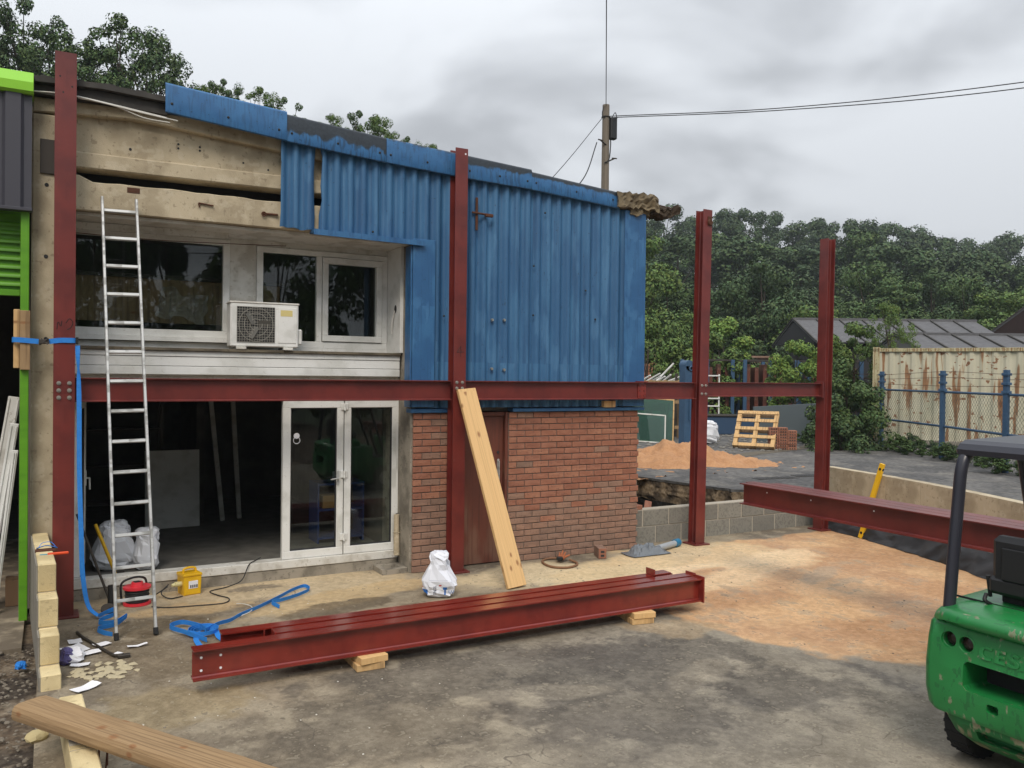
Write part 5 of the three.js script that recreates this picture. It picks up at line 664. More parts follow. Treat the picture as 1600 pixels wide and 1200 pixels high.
// ---------------------------------------------------------------- yard beyond the slab
const YA = 0.5;
{ // sand heap
  const g = new THREE.PlaneGeometry(4.4, 4.0, 90, 80); g.rotateX(-Math.PI / 2); const p = g.attributes.position; for (let i = 0; i < p.count; i++) { const x = p.getX(i), z = p.getZ(i), n = fbm(x * 1.7, z * 1.7, 711, 5), r1 = Math.hypot(x + 0.15, z * 1.15), r2 = Math.hypot(x - 1.0, (z - 0.9) * 1.3); p.setY(i, Math.max(0, 0.50 * (1 - r1 / 1.5) + 0.42 * (n - 0.5) * sstep(1.7, 0.9, r1)) + Math.max(0, 0.22 * (1 - r2 / 1.0)) - 0.03 + 0.15 * (fbm(x * 7, z * 7, 713, 4) - 0.5)); } g.computeVertexNormals(); const uv = g.attributes.uv; for (let i = 0; i < p.count; i++) uv.setXY(i, p.getX(i), p.getZ(i));
  const m = mesh('sand_heap', g, S({ map: tex(256, 256, (u, v) => { const n = fbm(u * 6, v * 6, 715, 5, 6), f = fbm(u * 40, v * 40, 717, 3, 40); return mix3([190, 146, 106], [152, 110, 76], 0.6 * n + 0.6 * (f - 0.3)); }), roughness: 1, bumpMap: bumpCoarse, bumpScale: 0.03 })); m.userData = { label: 'heap of orange building sand at the edge of the asphalt', category: 'sand heap' }; m.position.set(11.0, YA + 0.002, -4.9); scene.add(m);
}
{ const t = thing('blue_post', 'thick blue steel post standing behind the sand heap', 'post', [13.35, YA, -7.1]); const m = S({ map: tex(128, 256, (u, v) => mix3([60, 92, 122], [46, 74, 102], fbm(u * 6, v * 12, 721, 5)) ), roughness: 0.5 }); part(t, 'shaft', [cbox(-0.13, 0.13, 0, 2.03, -0.12, 0.12, 0.02)], m); part(t, 'cap', tr(new THREE.CylinderGeometry(0.13, 0.13, 0.24, 20).rotateX(Math.PI / 2), 0, 2.02, 0), m); part(t, 'lug', tr(new THREE.TorusGeometry(0.05, 0.02, 8, 18), 0.04, 1.95, 0.13), m); part(t, 'flat_bar', cbox(-0.015, 0.015, 0.7, 1.25, 0.12, 0.15), m); M.blueSteel = m; }
{ const t = thing('timber_pallet', 'pale timber pallet leaning back beside the brick stack', 'pallet', [14.95, YA, -6.45]); t.rotation.order = 'YXZ'; t.rotation.set(-0.62, -1.0, 0); for (let i = 0; i < 5; i++) part(t, 'deck_board', cbox(-0.5, 0.5, i * 0.235, i * 0.235 + 0.09, 0.10, 0.122), M.pine2); for (let i = 0; i < 3; i++) part(t, 'bearer', cbox(-0.5 + i * 0.45, -0.4 + i * 0.45, 0, 1.03, 0.002, 0.10), M.pine2); for (let i = 0; i < 3; i++) part(t, 'base_board', cbox(-0.5, 0.5, i * 0.46, i * 0.46 + 0.1, -0.02, 0.001), M.oldWood); t.position.y = YA + 0.013; }
{ const st = thing('brick_stack', 'stack of loose perforated red bricks beside the leaning pallet', 'brick stack', [15.55, YA, -6.1]); st.rotation.y = -0.6; for (let r = 0; r < 8; r++) for (let c = 0; c < 3; c++) { if (r > 6 && c > 1) continue; part(st, 'brick', [cbox(-0.33 + c * 0.22, -0.33 + c * 0.22 + 0.213, r * 0.068, r * 0.068 + 0.065, -0.11 + rr(-0.01, 0.01), 0.105 + rr(-0.01, 0.01), 0.003)], M.brick[(r + c) % 4]); for (let h = 0; h < 3; h++) part(st, 'brick_hole', bx(-0.29 + c * 0.22 + h * 0.055, -0.262 + c * 0.22 + h * 0.055, r * 0.068 + 0.02, r * 0.068 + 0.045, 0.09, 0.1165), M.dark); } }
{ const m = solo('grey_panel', cbox(-0.95, 0.95, 0, 1.02, -0.03, 0.03, 0.006), S({ color: new THREE.Color(0.075, 0.095, 0.105), roughness: 0.5 }), 'large plain grey panel leaning behind the brick stack', 'panel'); m.position.set(17.6, YA, -7.75); m.rotation.order = 'YXZ'; m.rotation.set(-0.1, -0.42, 0.06); }
{ const t = solo('white_sack', sackGeo(0.62, 0.62, 0.5, 731, 0.3, 0.1), M.plastic, 'white builder’s sack on the ground behind the third red column', 'sack'); t.position.set(14.95, YA, -8.2); t.rotation.z = -0.15; }
{ // glass units and rack at the left
  let k = 0; const labs = ['large framed glass unit leaning at the front of the glass stack', 'smaller green glass unit leaning against the large one', 'dark framed glass unit at the back of the leaning stack'];
  for (const [x, y, z, w, h, tl, d] of [[13.95, YA, -9.2, 1.25, 1.2, -0.20, 0], [13.72, YA, -9.02, 0.95, 0.78, -0.24, 0.0], [14.15, YA, -9.42, 1.25, 1.26, -0.18, 1]]) { const t = thing('glass_unit', labs[k++], 'glass pane', [x, y, z], 'glass units leaning in the yard'); t.rotation.order = 'YXZ'; t.rotation.set(tl, -0.42, -0.07); const fm = d ? M.black : M.pine2; part(t, 'pane', bx(-w / 2 + 0.03, w / 2 - 0.03, 0.03, h - 0.03, -0.01, 0.01), M.glassGreen); part(t, 'frame', [cbox(-w / 2, w / 2, 0, 0.035, -0.02, 0.02), cbox(-w / 2, w / 2, h - 0.035, h, -0.02, 0.02), cbox(-w / 2, -w / 2 + 0.035, 0.035, h - 0.035, -0.02, 0.02), cbox(w / 2 - 0.035, w / 2, 0.035, h - 0.035, -0.02, 0.02)], k === 2 ? M.whiteDirty : fm); }
  const r = thing('timber_a_frame', 'brown timber A-frame rack standing behind the leaning glass', 'rack', [15.0, YA, -9.9]); r.rotation.y = -0.45; for (const x of [-0.5, 0, 0.5]) { part(r, 'leg', bar([x, 0, 0.4], [x * 0.8, 1.65, 0], 0.05, 4), M.oldWood); part(r, 'leg', bar([x, 0, -0.4], [x * 0.8, 1.65, 0], 0.05, 4), M.oldWood); } for (const y of [0.3, 1.0, 1.55]) part(r, 'rail', cbox(-0.8, 0.8, y, y + 0.09, 0.36 - y * 0.21, 0.42 - y * 0.21), M.oldWood);
  const pl = thing('profile_rack', 'rack loaded with white plastic profiles beyond the brick corner', 'rack', [14.9, YA, -11.4]); pl.rotation.y = -0.45; for (const x of [-1.3, 1.3]) for (const z of [-0.4, 0.4]) part(pl, 'upright', bx(x - 0.04, x + 0.04, 0, 1.85, z - 0.04, z + 0.04), M.steelDark); part(pl, 'shelf', [bx(-1.34, 1.34, 1.28, 1.34, -0.44, 0.44), bx(-1.34, 1.34, 0.5, 0.56, -0.44, 0.44)], M.steelDark);
  for (let i = 0; i < 16; i++) { const y = 1.34 + Math.floor(i / 6) * 0.09, z = -0.38 + (i % 6) * 0.14; const g = cbox(-1.7 + rr(-0.15, 0.15), 1.6 + rr(-0.15, 0.15), y + 0.002, y + 0.075, z, z + 0.09); part(pl, 'profile', g, M.white); } for (let i = 0; i < 7; i++) part(pl, 'profile', bar([0.3 + i * 0.16, 1.62, 0.2], [0.55 + i * 0.16 + rr(-0.1, 0.2), 1.75 + rr(0, 0.12), 0.5], 0.025, 5), M.white); part(pl, 'profile', bar([0.75, 1.6, 0.1], [1.25, 2.15, 0.25], 0.03, 5), M.white); for (let i = 0; i < 8; i++) part(pl, 'profile', cbox(-1.5, 1.5 + rr(-0.2, 0.1), 0.565 + Math.floor(i / 4) * 0.08, 0.635 + Math.floor(i / 4) * 0.08, -0.35 + (i % 4) * 0.17, -0.24 + (i % 4) * 0.17), M.whiteDirty);
}
{ // blue stillages at the far side of the yard
  let k = 0; const labs = ['blue steel stillage loaded with red frames, leftmost of the row', 'blue steel stillage with red frames, second of the row', 'blue steel stillage with red frames behind the fourth red column'];
  for (const [x, z] of [[19.5, -13.3], [21.2, -12.1], [22.9, -10.9]]) { const t = thing('stillage', labs[k++], 'stillage', [x, YA, z], 'blue stillages at the far side of the yard'); t.rotation.y = -0.55; for (const a of [-0.85, 0.0, 0.85]) for (const b of [-0.5, 0.5]) part(t, 'upright', cbox(a - 0.06, a + 0.06, 0, 2.35, b - 0.06, b + 0.06), M.blueSteel); part(t, 'base', cbox(-0.9, 0.9, 0.1, 0.5, -0.55, 0.55), M.blueSteel); part(t, 'top_rail', [cbox(-0.9, 0.9, 2.3, 2.36, 0.44, 0.5), cbox(-0.9, 0.9, 2.3, 2.36, -0.5, -0.44)], M.steelDark); for (let i = 0; i < 6; i++) part(t, 'red_frame', [cbox(-0.75 + i * 0.28, -0.62 + i * 0.28, 0.5, 2.2 - 0.1 * (i % 2), -0.3, 0.3)], M.brownDoor); part(t, 'mid_rail', cbox(-0.88, 0.88, 1.3, 1.36, 0.565, 0.6), M.steelDark); }
  const w = thing('white_rack_frame', 'white ladder-like frame hanging in front of the blue stillages', 'frame', [18.0, YA + 0.0, -11.6]); w.rotation.y = -0.5; for (const x of [-0.35, 0.45]) part(w, 'upright', cbox(x - 0.02, x + 0.02, 0.0, 1.85, -0.02, 0.02), M.white); for (let i = 0; i < 5; i++) part(w, 'rung', cbox(-0.42, 0.47, 0.82 + i * 0.24, 0.86 + i * 0.24, 0.021, 0.05), M.white);
  const sk = thing('blue_skip_box', 'low dark blue steel box below the white frame', 'box', [18.3, YA, -10.9]); sk.rotation.y = -0.5; part(sk, 'body', [cbox(-0.75, 0.75, 0, 0.55, -0.4, 0.4, 0.02)], S({ color: 0x2c4663, roughness: 0.6 })); part(sk, 'rim', cbox(-0.79, 0.79, 0.55, 0.6, -0.44, 0.44, 0.01), M.steelDark);
}
{ // old brick boundary wall behind the yard, overgrown
  const t = thing('boundary_wall', 'dark red brick boundary wall at the back of the yard under the trees', 'wall', [17.5, 0, -17.5]); t.rotation.y = -0.35; const bt = brickTex([112, 62, 48], [82, 46, 38], 741); part(t, 'wall_body', uvm(cbox(-7, 11, 0.3, 3.0, -0.3, 0, 0.02)), S({ map: bt, roughness: 0.95 })); part(t, 'coping', cbox(-7, 11, 3.0, 3.1, -0.36, 0.06, 0.02), M.brickGrimy[1]);
  const mm = M.brick[3]; for (let c = 0; c < 6; c++) for (let i = 0; i < 45; i++) { const x = -6.9 + (c % 2) * 0.2 + i * 0.395; part(t, 'brick', cbox(x, x + 0.38, 1.95 + c * 0.17, 2.105 + c * 0.17, -0.01, 0.012 + 0.004 * ((i * 7 + c * 3) % 3), 0.006), pick(M.brick.slice(1)), undefined); }
}
{ // chain-link fence with blue posts
  const t = thing('chain_link_fence', 'chain-link fence with blue steel posts and rails in front of the rusty container', 'fence', [17.15, YA, -3.0]); const pts = [[20.4, -8.9], [18.75, -5.75], [17.15, -3.0], [15.7, -0.75], [14.3, 1.5]].map(p => [p[0] - 17.15, p[1] + 3.0]); const H = 1.95;
  pts.forEach(([x, z], i) => { part(t, 'post', cbox(x - 0.045, x + 0.045, 0, H, z - 0.045, z + 0.045, 0.006), M.blueSteel); if (i) for (const y of [1.5, 1.66, 1.84]) part(t, 'post_collar', cbox(x - 0.065, x + 0.065, y, y + 0.05, z - 0.065, z + 0.065), M.blueSteel); });
  for (let i = 0; i < pts.length - 1; i++) { const a = pts[i], b = pts[i + 1]; for (const y of [0.72, 1.48]) part(t, 'rail', bar([a[0], y, a[1] + 0.05], [b[0], y, b[1] + 0.05], 0.028, 6), M.blueSteel);
    const L = Math.hypot(b[0] - a[0], b[1] - a[1]), ux = (b[0] - a[0]) / L, uz = (b[1] - a[1]) / L, w = []; const n = Math.floor(L / 0.11), HH = 1.5; for (let k = -14; k < n; k++) for (const s of [1, -1]) { let x0 = k * 0.11, x1 = x0 + HH, y0 = s > 0 ? 0 : HH, y1 = s > 0 ? HH : 0; if (x0 < 0) { y0 += s * (-x0); x0 = 0; } if (x1 > L) { y1 -= s * (x1 - L); x1 = L; } if (x1 <= x0) continue; w.push(bar([a[0] + ux * x0, y0, a[1] + uz * x0 + 0.06], [a[0] + ux * x1, y1, a[1] + uz * x1 + 0.06], 0.0032, 3)); } part(t, 'wire_mesh', w, S({ color: 0x4c5a52, metalness: 0.3, roughness: 0.6 })); }
  part(t, 'barbed_wire', [1.62, 1.78, 1.9].map((y, j) => tube(pts.map(([x, z], i) => [x, y + 0.03 * Math.sin(i * 3 + j), z + 0.06]), 0.005, 60, 4)), M.rust);
}
{ // rusty shipping container
  const t = thing('shipping_container', 'cream shipping container streaked with rust behind the blue fence', 'container', [18.9, YA, -6.15]); t.rotation.y = -Math.atan2(0.87, 0.49); const L = 6.06, H = 2.59, D = 2.44;
  const ct = tex(1024, 512, (u, v) => { const st = fbm(u * 48, v * 1.6 + fbm(u * 70, 3, 751, 2) * 0.4, 753, 5), f = fbm(u * 60, v * 30, 755, 4); let c = mix3([202, 199, 178], [182, 177, 153], fbm(u * 9, v * 5, 757, 5)); c = mix3(c, [150, 150, 128], 0.5 * sstep(0.5, 0.7, fbm(u * 12, v * 2, 759, 4))); const run = sstep(0.60, 0.70, st + 0.16 * (fbm(u * 7, v * 3, 761, 4) - 0.5)); c = mix3(c, mix3([146, 98, 58], [104, 66, 42], f), run * 0.8); if (f > 0.68) c = mix3(c, [118, 74, 46], 0.8 * sstep(0.68, 0.74, f)); return c; });
  const m = S({ map: ct, roughness: 0.8, bumpMap: bumpFine, bumpScale: 0.002 }); const prof = []; const n = 22, pitch = (L - 0.3) / n; for (let i = 0; i < n; i++) { const x = 0.15 + i * pitch; prof.push([x, 0], [x + pitch * 0.28, 0], [x + pitch * 0.5, -0.036], [x + pitch * 0.78, -0.036]); } prof.push([L - 0.15, 0]);
  const pos = [], uv = []; for (let i = 0; i < prof.length - 1; i++) { const a = prof[i], b = prof[i + 1]; for (const [q, y] of [[a, 0.2], [b, 0.2], [b, 2.47], [a, 0.2], [b, 2.47], [a, 2.47]]) { pos.push(q[0], y, q[1] - 0.02); uv.push(q[0] / L, (y - 0.2) / 2.3); } } const g = new THREE.BufferGeometry(); g.setAttribute('position', new THREE.Float32BufferAttribute(pos, 3)); g.setAttribute('uv', new THREE.Float32BufferAttribute(uv, 2)); g.computeVertexNormals(); m.side = THREE.DoubleSide; part(t, 'side_wall', g, m);
  part(t, 'side_wall', bx(0.1, L - 0.1, 0.2, 2.47, -D, -D + 0.05), m); part(t, 'end_wall', [bx(0.06, 0.1, 0.2, 2.47, -D + 0.1, -0.1), bx(L - 0.1, L - 0.06, 0.2, 2.47, -D + 0.1, -0.1)], m); part(t, 'roof', bx(0.05, L - 0.05, 2.5, 2.54, -D + 0.05, -0.05), m); const mr = S({ map: ct, roughness: 0.8, color: 0xf2ecd6 }); part(t, 'top_rail', [cbox(0, L, 2.47, 2.56, -0.09, 0.012), cbox(0, L, 2.47, 2.56, -D, -D + 0.09)], mr); part(t, 'bottom_rail', [cbox(0, L, 0.05, 0.2, -0.1, 0.012), cbox(0, L, 0.05, 0.2, -D, -D + 0.1)], M.conc);
  for (const x of [0, L - 0.16]) for (const z of [-0.16, -D]) { part(t, 'corner_post', cbox(x, x + 0.16, 0, H, z, z + 0.172), mr); }
}
{ // sheds behind the container
  const roofM = S({ map: tex(256, 256, (u, v) => { const n = fbm(u * 8, v * 20, 771, 5); return mix3([104, 104, 106], [74, 74, 76], n); }), roughness: 0.75 });
  const shed = (label, x, z, turn, L, W, eave, ridge, wallM) => { const t = thing('shed', label, 'shed', [x, 0.3, z]); t.rotation.y = turn; part(t, 'walls', prism([[-W / 2, 0], [W / 2, 0], [W / 2, eave], [0, ridge - 0.1], [-W / 2, eave]], 0, L).rotateY(Math.PI / 2), wallM); const n = Math.round(L / 0.9), sl = Math.atan2(ridge - eave, W / 2), sw = Math.hypot(W / 2 + 0.3, ridge - eave + 0.12); for (const s of [1, -1]) for (let i = 0; i < n; i++) { const g = cbox(i * L / n - 0.02, (i + 1) * L / n - 0.05, -0.03, 0.03, 0, sw, 0.004); g.rotateX(sl); if (s < 0) g.scale(1, 1, -1); g.computeVertexNormals(); part(t, 'roof_sheet', g.translate(0, ridge, 0), roofM); const rb = cbox(i * L / n - 0.05, i * L / n + 0.0, 0.03, 0.08, 0, sw, 0.004); rb.rotateX(sl); if (s < 0) rb.scale(1, 1, -1); rb.computeVertexNormals(); part(t, 'roof_batten', rb.translate(0, ridge, 0), M.roof); } part(t, 'ridge_cap', cbox(0, L, ridge - 0.02, ridge + 0.08, -0.12, 0.12), roofM); return t; };
  shed('long grey sheet-roofed shed behind the shrubs and container', 24.85, -14.3, -0.506, 7.0, 4.4, 3.35, 4.2, M.dark);
  shed('low grey-roofed shed directly behind the rusty container', 23.8, -9.1, -0.506, 9, 3.0, 2.9, 3.4, S({ color: 0x6b6a66, roughness: 0.9 }));
  const b = shed('tall dark brown barn with a steep gable at the right edge', 35.0, -9.07, 0.2, 12, 7.0, 3.8, 6.5, S({ map: tex(128, 128, (u, v) => mix3([52, 36, 32], [38, 26, 24], fbm(u * 20, v * 3, 775, 4, 0))), roughness: 0.9 })); 
}
// drain grates in the asphalt
{ let k = 0; for (const [x, z, n] of [[10.95, -1.95, 7], [11.9, -1.95, 9]]) { const t = thing('drain_grate', k++ ? 'longer slotted drain grate in the asphalt nearer the fourth column' : 'shorter slotted drain grate in the asphalt left of the other', 'drain grate', [x, YA, z]); t.rotation.y = -0.15; part(t, 'plate', cbox(-0.42, 0.42, 0.0005, 0.008, -0.12, 0.12, 0.002), M.steelDark); for (let i = 0; i < n; i++) part(t, 'slot', bx(-0.38 + i * 0.76 / n, -0.38 + i * 0.76 / n + 0.06, 0.008, 0.0098, -0.1, 0.1), M.dark); } }
// edge litter on the far yard
{ const gs = []; for (let i = 0; i < 420; i++) { const x = rr(11.5, 19), z = -5.2 - (x - 11.5) * 0.12 - rr(0.2, 4.5); const g = new THREE.IcosahedronGeometry(rr(0.02, 0.07), 0); g.scale(1, 0.5, 1); g.rotateY(rr(0, 6)); gs.push(norm(g.translate(x, YA + 0.01, z))); } const m = mesh('yard_rubble', merge(gs), S({ color: new THREE.Color(0.18, 0.17, 0.15), roughness: 0.97 })); m.userData = { kind: 'stuff', label: 'loose stones scattered over the far side of the yard', category: 'rubble' }; scene.add(m); }
// ---------------------------------------------------------------- forklift
{
  const t = thing('forklift', 'worn green forklift truck seen from behind at the right edge, carrying red beams', 'forklift', [4.38, 0, 5.9]);
  const gt = tex(512, 512, (u, v) => { const n = fbm(u * 5, v * 5, 801, 5, 5), s = fbm(u * 26, v * 12, 803, 5, 0), s2 = fbm(u * 7, v * 7, 805, 4, 7); let c = mix3([34, 132, 66], [26, 112, 54], n); const sc = sstep(0.66, 0.72, s) * sstep(0.54, 0.64, s2); c = mix3(c, mix3([112, 86, 62], [168, 172, 150], fbm(u * 50, v * 50, 807, 2, 50)), sc * 0.8); if (s < 0.34 && s2 > 0.46) c = mix3(c, [20, 84, 46], 0.45); return c; });
  const G = PH({ map: rep(gt, 1.4, 1.4), roughness: 0.42, clearcoat: 0.3, clearcoatRoughness: 0.25, bumpMap: bumpFine, bumpScale: 0.0008 });
  const scuff = tex(512, 512, (u, v) => { const n = fbm(u * 5, v * 5, 811, 5, 5), s = fbm(u * 20, v * 9, 813, 5, 0); let c = mix3([34, 124, 62], [28, 100, 52], n); c = mix3(c, mix3([122, 88, 60], [176, 176, 150], fbm(u * 40, v * 40, 817, 3, 40)), 0.85 * sstep(0.58, 0.66, s)); return c; });
  const GS = S({ map: scuff, roughness: 0.6, bumpMap: bumpFine, bumpScale: 0.001 });
  // lofted counterweight: plan outline at each height
  const loft = (levels, xf, seg = 12) => {
    const ring = ([y, xr, hw, rc]) => { const o = []; o.push([xf, y, -hw]); for (let i = 0; i <= seg; i++) { const a = i / seg * Math.PI / 2; o.push([xr + rc - rc * Math.sin(a), y, -hw + rc * 0.75 - rc * 0.75 * Math.cos(a)]); } for (let i = seg; i >= 0; i--) { const a = i / seg * Math.PI / 2; o.push([xr + rc - rc * Math.sin(a), y, hw - rc * 0.75 + rc * 0.75 * Math.cos(a)]); } o.push([xf, y, hw]); return o; };
    const R = levels.map(ring), pos = []; const n = R[0].length, T3 = (a, b, c) => pos.push(...a, ...b, ...c);
    for (let j = 0; j < R.length - 1; j++) for (let i = 0; i < n; i++) { const k = (i + 1) % n; T3(R[j][i], R[j][k], R[j + 1][k]); T3(R[j][i], R[j + 1][k], R[j + 1][i]); }
    const cap = (r, up) => { const c = [xf - 0.2, r[0][1], 0]; for (let i = 0; i < n; i++) { const k = (i + 1) % n; if (up) T3(c, r[i], r[k]); else T3(c, r[k], r[i]); } }; cap(R[0], false); cap(R[R.length - 1], true);
    let g = new THREE.BufferGeometry(); g.setAttribute('position', new THREE.Float32BufferAttribute(pos, 3)); const ctr = new THREE.Vector3(); g.computeBoundingBox(); g.computeVertexNormals();
    return g;
  };
  const flip = g => { const p = g.attributes.position; for (let i = 0; i < p.count; i += 3) { const a = [p.getX(i + 1), p.getY(i + 1), p.getZ(i + 1)]; p.setXYZ(i + 1, p.getX(i + 2), p.getY(i + 2), p.getZ(i + 2)); p.setXYZ(i + 2, ...a); } g.computeVertexNormals(); return g; };
  const cwUpper = loft([[0.335, 0.012, 0.50, 0.14], [0.36, 0.0, 0.512, 0.13], [0.45, -0.006, 0.520, 0.11], [0.60, 0.0, 0.518, 0.09], [0.74, 0.018, 0.508, 0.07], [0.83, 0.03, 0.496, 0.06], [0.845, 0.04, 0.486, 0.06]], 0.85);
  const cwLower = loft([[0.13, 0.26, 0.36, 0.22], [0.15, 0.17, 0.40, 0.22], [0.22, 0.075, 0.435, 0.22], [0.30, 0.03, 0.455, 0.22], [0.334, 0.024, 0.460, 0.2]], 0.7);
  const volume = g => { const p = g.attributes.position; let v = 0; for (let i = 0; i < p.count; i += 3) { const a = new THREE.Vector3().fromBufferAttribute(p, i), b = new THREE.Vector3().fromBufferAttribute(p, i + 1), c = new THREE.Vector3().fromBufferAttribute(p, i + 2); v += a.dot(b.cross(c)); } return v; };
  for (const g of [cwUpper, cwLower]) if (volume(g) < 0) flip(g);
  const ev = new Evaluator(); ev.attributes = ['position', 'normal']; const brush = g => { for (const k of Object.keys(g.attributes)) if (k !== 'position' && k !== 'normal') g.deleteAttribute(k); const b = new Brush(g); b.updateMatrixWorld(true); return b; };
  let A = brush(cwUpper); const cut = g => { A = ev.evaluate(A, brush(g), SUBTRACTION); };
  const rb = (x0, x1, y0, y1, z0, z1, r) => prism([[z0 + r, y0], [z1 - r, y0], [z1, y0 + r], [z1, y1 - r], [z1 - r, y1], [z0 + r, y1], [z0, y1 - r], [z0, y0 + r]], 0, x1 - x0).rotateY(Math.PI / 2).scale(1, 1, -1);
  const slot = (x0, x1, y0, y1, z0, z1, r) => { const g = rb(x0, x1, y0, y1, z0, z1, r).translate(x0, 0, 0); if (volume(g) < 0) flip(g); return g; };
  cut(slot(-0.1, 0.62, 0.505, 0.665, -0.255, 0.255, 0.02)); cut(slot(-0.1, 0.07, 0.425, 0.472, -0.115, -0.05, 0.008));
  for (const s of [-1, 1]) for (const z of [0.355, 0.25]) cut(new THREE.CylinderGeometry(0.046, 0.046, 0.2, 24).rotateZ(Math.PI / 2).translate(0.0, 0.755, s * z));
  const smoothUV = (g) => { g = g.toNonIndexed ? (g.index ? g.toNonIndexed() : g) : g; g.computeVertexNormals(); let h = mergeVertices((() => { const q = new THREE.BufferGeometry(); q.setAttribute('position', g.attributes.position); return q; })(), 1e-4); return uvm(creased(h)); };
  function creased(g) { const n = g.toNonIndexed(); const p = n.attributes.position, map = new Map(), fn = []; const key = i => `${p.getX(i).toFixed(4)},${p.getY(i).toFixed(4)},${p.getZ(i).toFixed(4)}`; for (let i = 0; i < p.count; i += 3) { const a = new THREE.Vector3().fromBufferAttribute(p, i), b = new THREE.Vector3().fromBufferAttribute(p, i + 1), c = new THREE.Vector3().fromBufferAttribute(p, i + 2); const f = b.sub(a).cross(c.sub(a)); fn.push(f); for (let k = 0; k < 3; k++) { const q = key(i + k); (map.get(q) ?? map.set(q, []).get(q)).push(i / 3); } } const nor = new Float32Array(p.count * 3); for (let i = 0; i < p.count; i++) { const f0 = fn[Math.floor(i / 3)], n0 = f0.clone().normalize(), s = new THREE.Vector3(); for (const j of map.get(key(i))) if (fn[j].clone().normalize().dot(n0) > 0.75) s.add(fn[j]); s.normalize(); nor.set([s.x, s.y, s.z], i * 3); } n.setAttribute('normal', new THREE.BufferAttribute(nor, 3)); return n; }
  const keepN = g => { const nrm = g.attributes.normal.clone(); const h = uvm(g); h.setAttribute('normal', nrm); return h; };
  const cw = part(t, 'counterweight', keepN(creased(mergeVertices((() => { const g = A.geometry; const q = new THREE.BufferGeometry(); q.setAttribute('position', (g.index ? g.toNonIndexed() : g).attributes.position); return q; })(), 1e-5))), G);
  let Lb = brush(cwLower); Lb = ev.evaluate(Lb, brush(slot(-0.1, 0.14, 0.225, 0.285, -0.20, 0.20, 0.01)), SUBTRACTION);
  part(t, 'rear_bumper', keepN(creased(mergeVertices((() => { const g = Lb.geometry; const q = new THREE.BufferGeometry(); q.setAttribute('position', (g.index ? g.toNonIndexed() : g).attributes.position); return q; })(), 1e-5))), GS);
  cw.add(mesh('radiator_grille', [bx(0.22, 0.5, 0.509, 0.661, -0.25, 0.25)], M.rubber));
  for (const s of [-1, 1]) for (const z of [0.355, 0.25]) { const L = new THREE.Group(); L.name = 'rear_light'; cw.add(L); L.add(mesh('lens', new THREE.SphereGeometry(0.042, 18, 10, 0, 6.283, 0, 1.2).rotateZ(Math.PI / 2).scale(0.45, 1, 1).translate(z > 0.3 ? 0.075 : 0.058, 0.755, s * z), S({ color: 0x2a1d1c, roughness: 0.18 }))); L.add(mesh('bezel', new THREE.TorusGeometry(0.0465, 0.005, 8, 26).rotateY(Math.PI / 2).translate(z > 0.3 ? 0.040 : 0.0215, 0.755, s * z), G)); }
  const font = await new FontLoader().loadAsync('fonts/droid/droid_sans_bold.typeface.json'); const tg = new TextGeometry('CESAB', { font, size: 0.072, depth: 0.006, curveSegments: 5, bevelEnabled: true, bevelSize: 0.001, bevelThickness: 0.001, bevelSegments: 1 }); tg.computeBoundingBox(); const tw = tg.boundingBox.max.x; tg.scale(0.40 / tw, 1, 1); tg.translate(-0.20, 0, 0); tg.rotateY(-Math.PI / 2); tg.rotateZ(-0.14); cw.add(mesh('lettering', norm(tg.translate(0.0125, 0.705, 0.02)), G));
  // bonnet with rounded rear lip
  { const pr = [[0.01, 0.849], [-0.02, 0.858], [-0.036, 0.878], [-0.036, 0.902], [-0.02, 0.926], [0.02, 0.944], [0.30, 0.985], [0.62, 1.0], [0.62, 0.86], [0.03, 0.848]]; const N = 16, pos = []; const P = []; for (let i = 0; i <= N; i++) { const q = i / N * 2 - 1, z = q * 0.475, e = Math.pow(Math.abs(q), 5); P.push(pr.map(([x, y]) => [x + 0.10 * e * (x < 0.1 ? 1 : 0.2), y - 0.045 * e * (y > 0.87 ? 1 : 0), z])); }
    const K = pr.length; for (let i = 0; i < N; i++) for (let k = 0; k < K; k++) { const k2 = (k + 1) % K; for (const v of [P[i][k], P[i + 1][k], P[i + 1][k2], P[i][k], P[i + 1][k2], P[i][k2]]) pos.push(...v); } for (const e of [0, N]) for (let k = 1; k < K - 1; k++) pos.push(...P[e][0], ...P[e][k], ...P[e][k + 1]);
    let g = new THREE.BufferGeometry(); g.setAttribute('position', new THREE.Float32BufferAttribute(pos, 3)); G.side = THREE.DoubleSide; const bn = part(t, 'bonnet', keepN(creased(mergeVertices(g, 1e-5))), G); bn.add(mesh('seam', [bx(0.20, 0.206, 0.962, 0.9735, -0.45, 0.45)], M.black)); bn.add(mesh('seat_well', [bx(0.30, 0.62, 0.975, 1.003, -0.19, 0.26)], M.black)); }
  part(t, 'chassis', [cbox(0.5, 1.28, 0.16, 0.62, -0.46, 0.46, 0.02), cbox(0.62, 0.9, 0.62, 0.86, -0.45, 0.45, 0.02), cbox(1.2, 1.3, 0.5, 1.0, -0.42, 0.42, 0.02)], G); part(t, 'footwell_floor', cbox(0.86, 1.2, 0.62, 0.65, -0.42, 0.42), M.black);
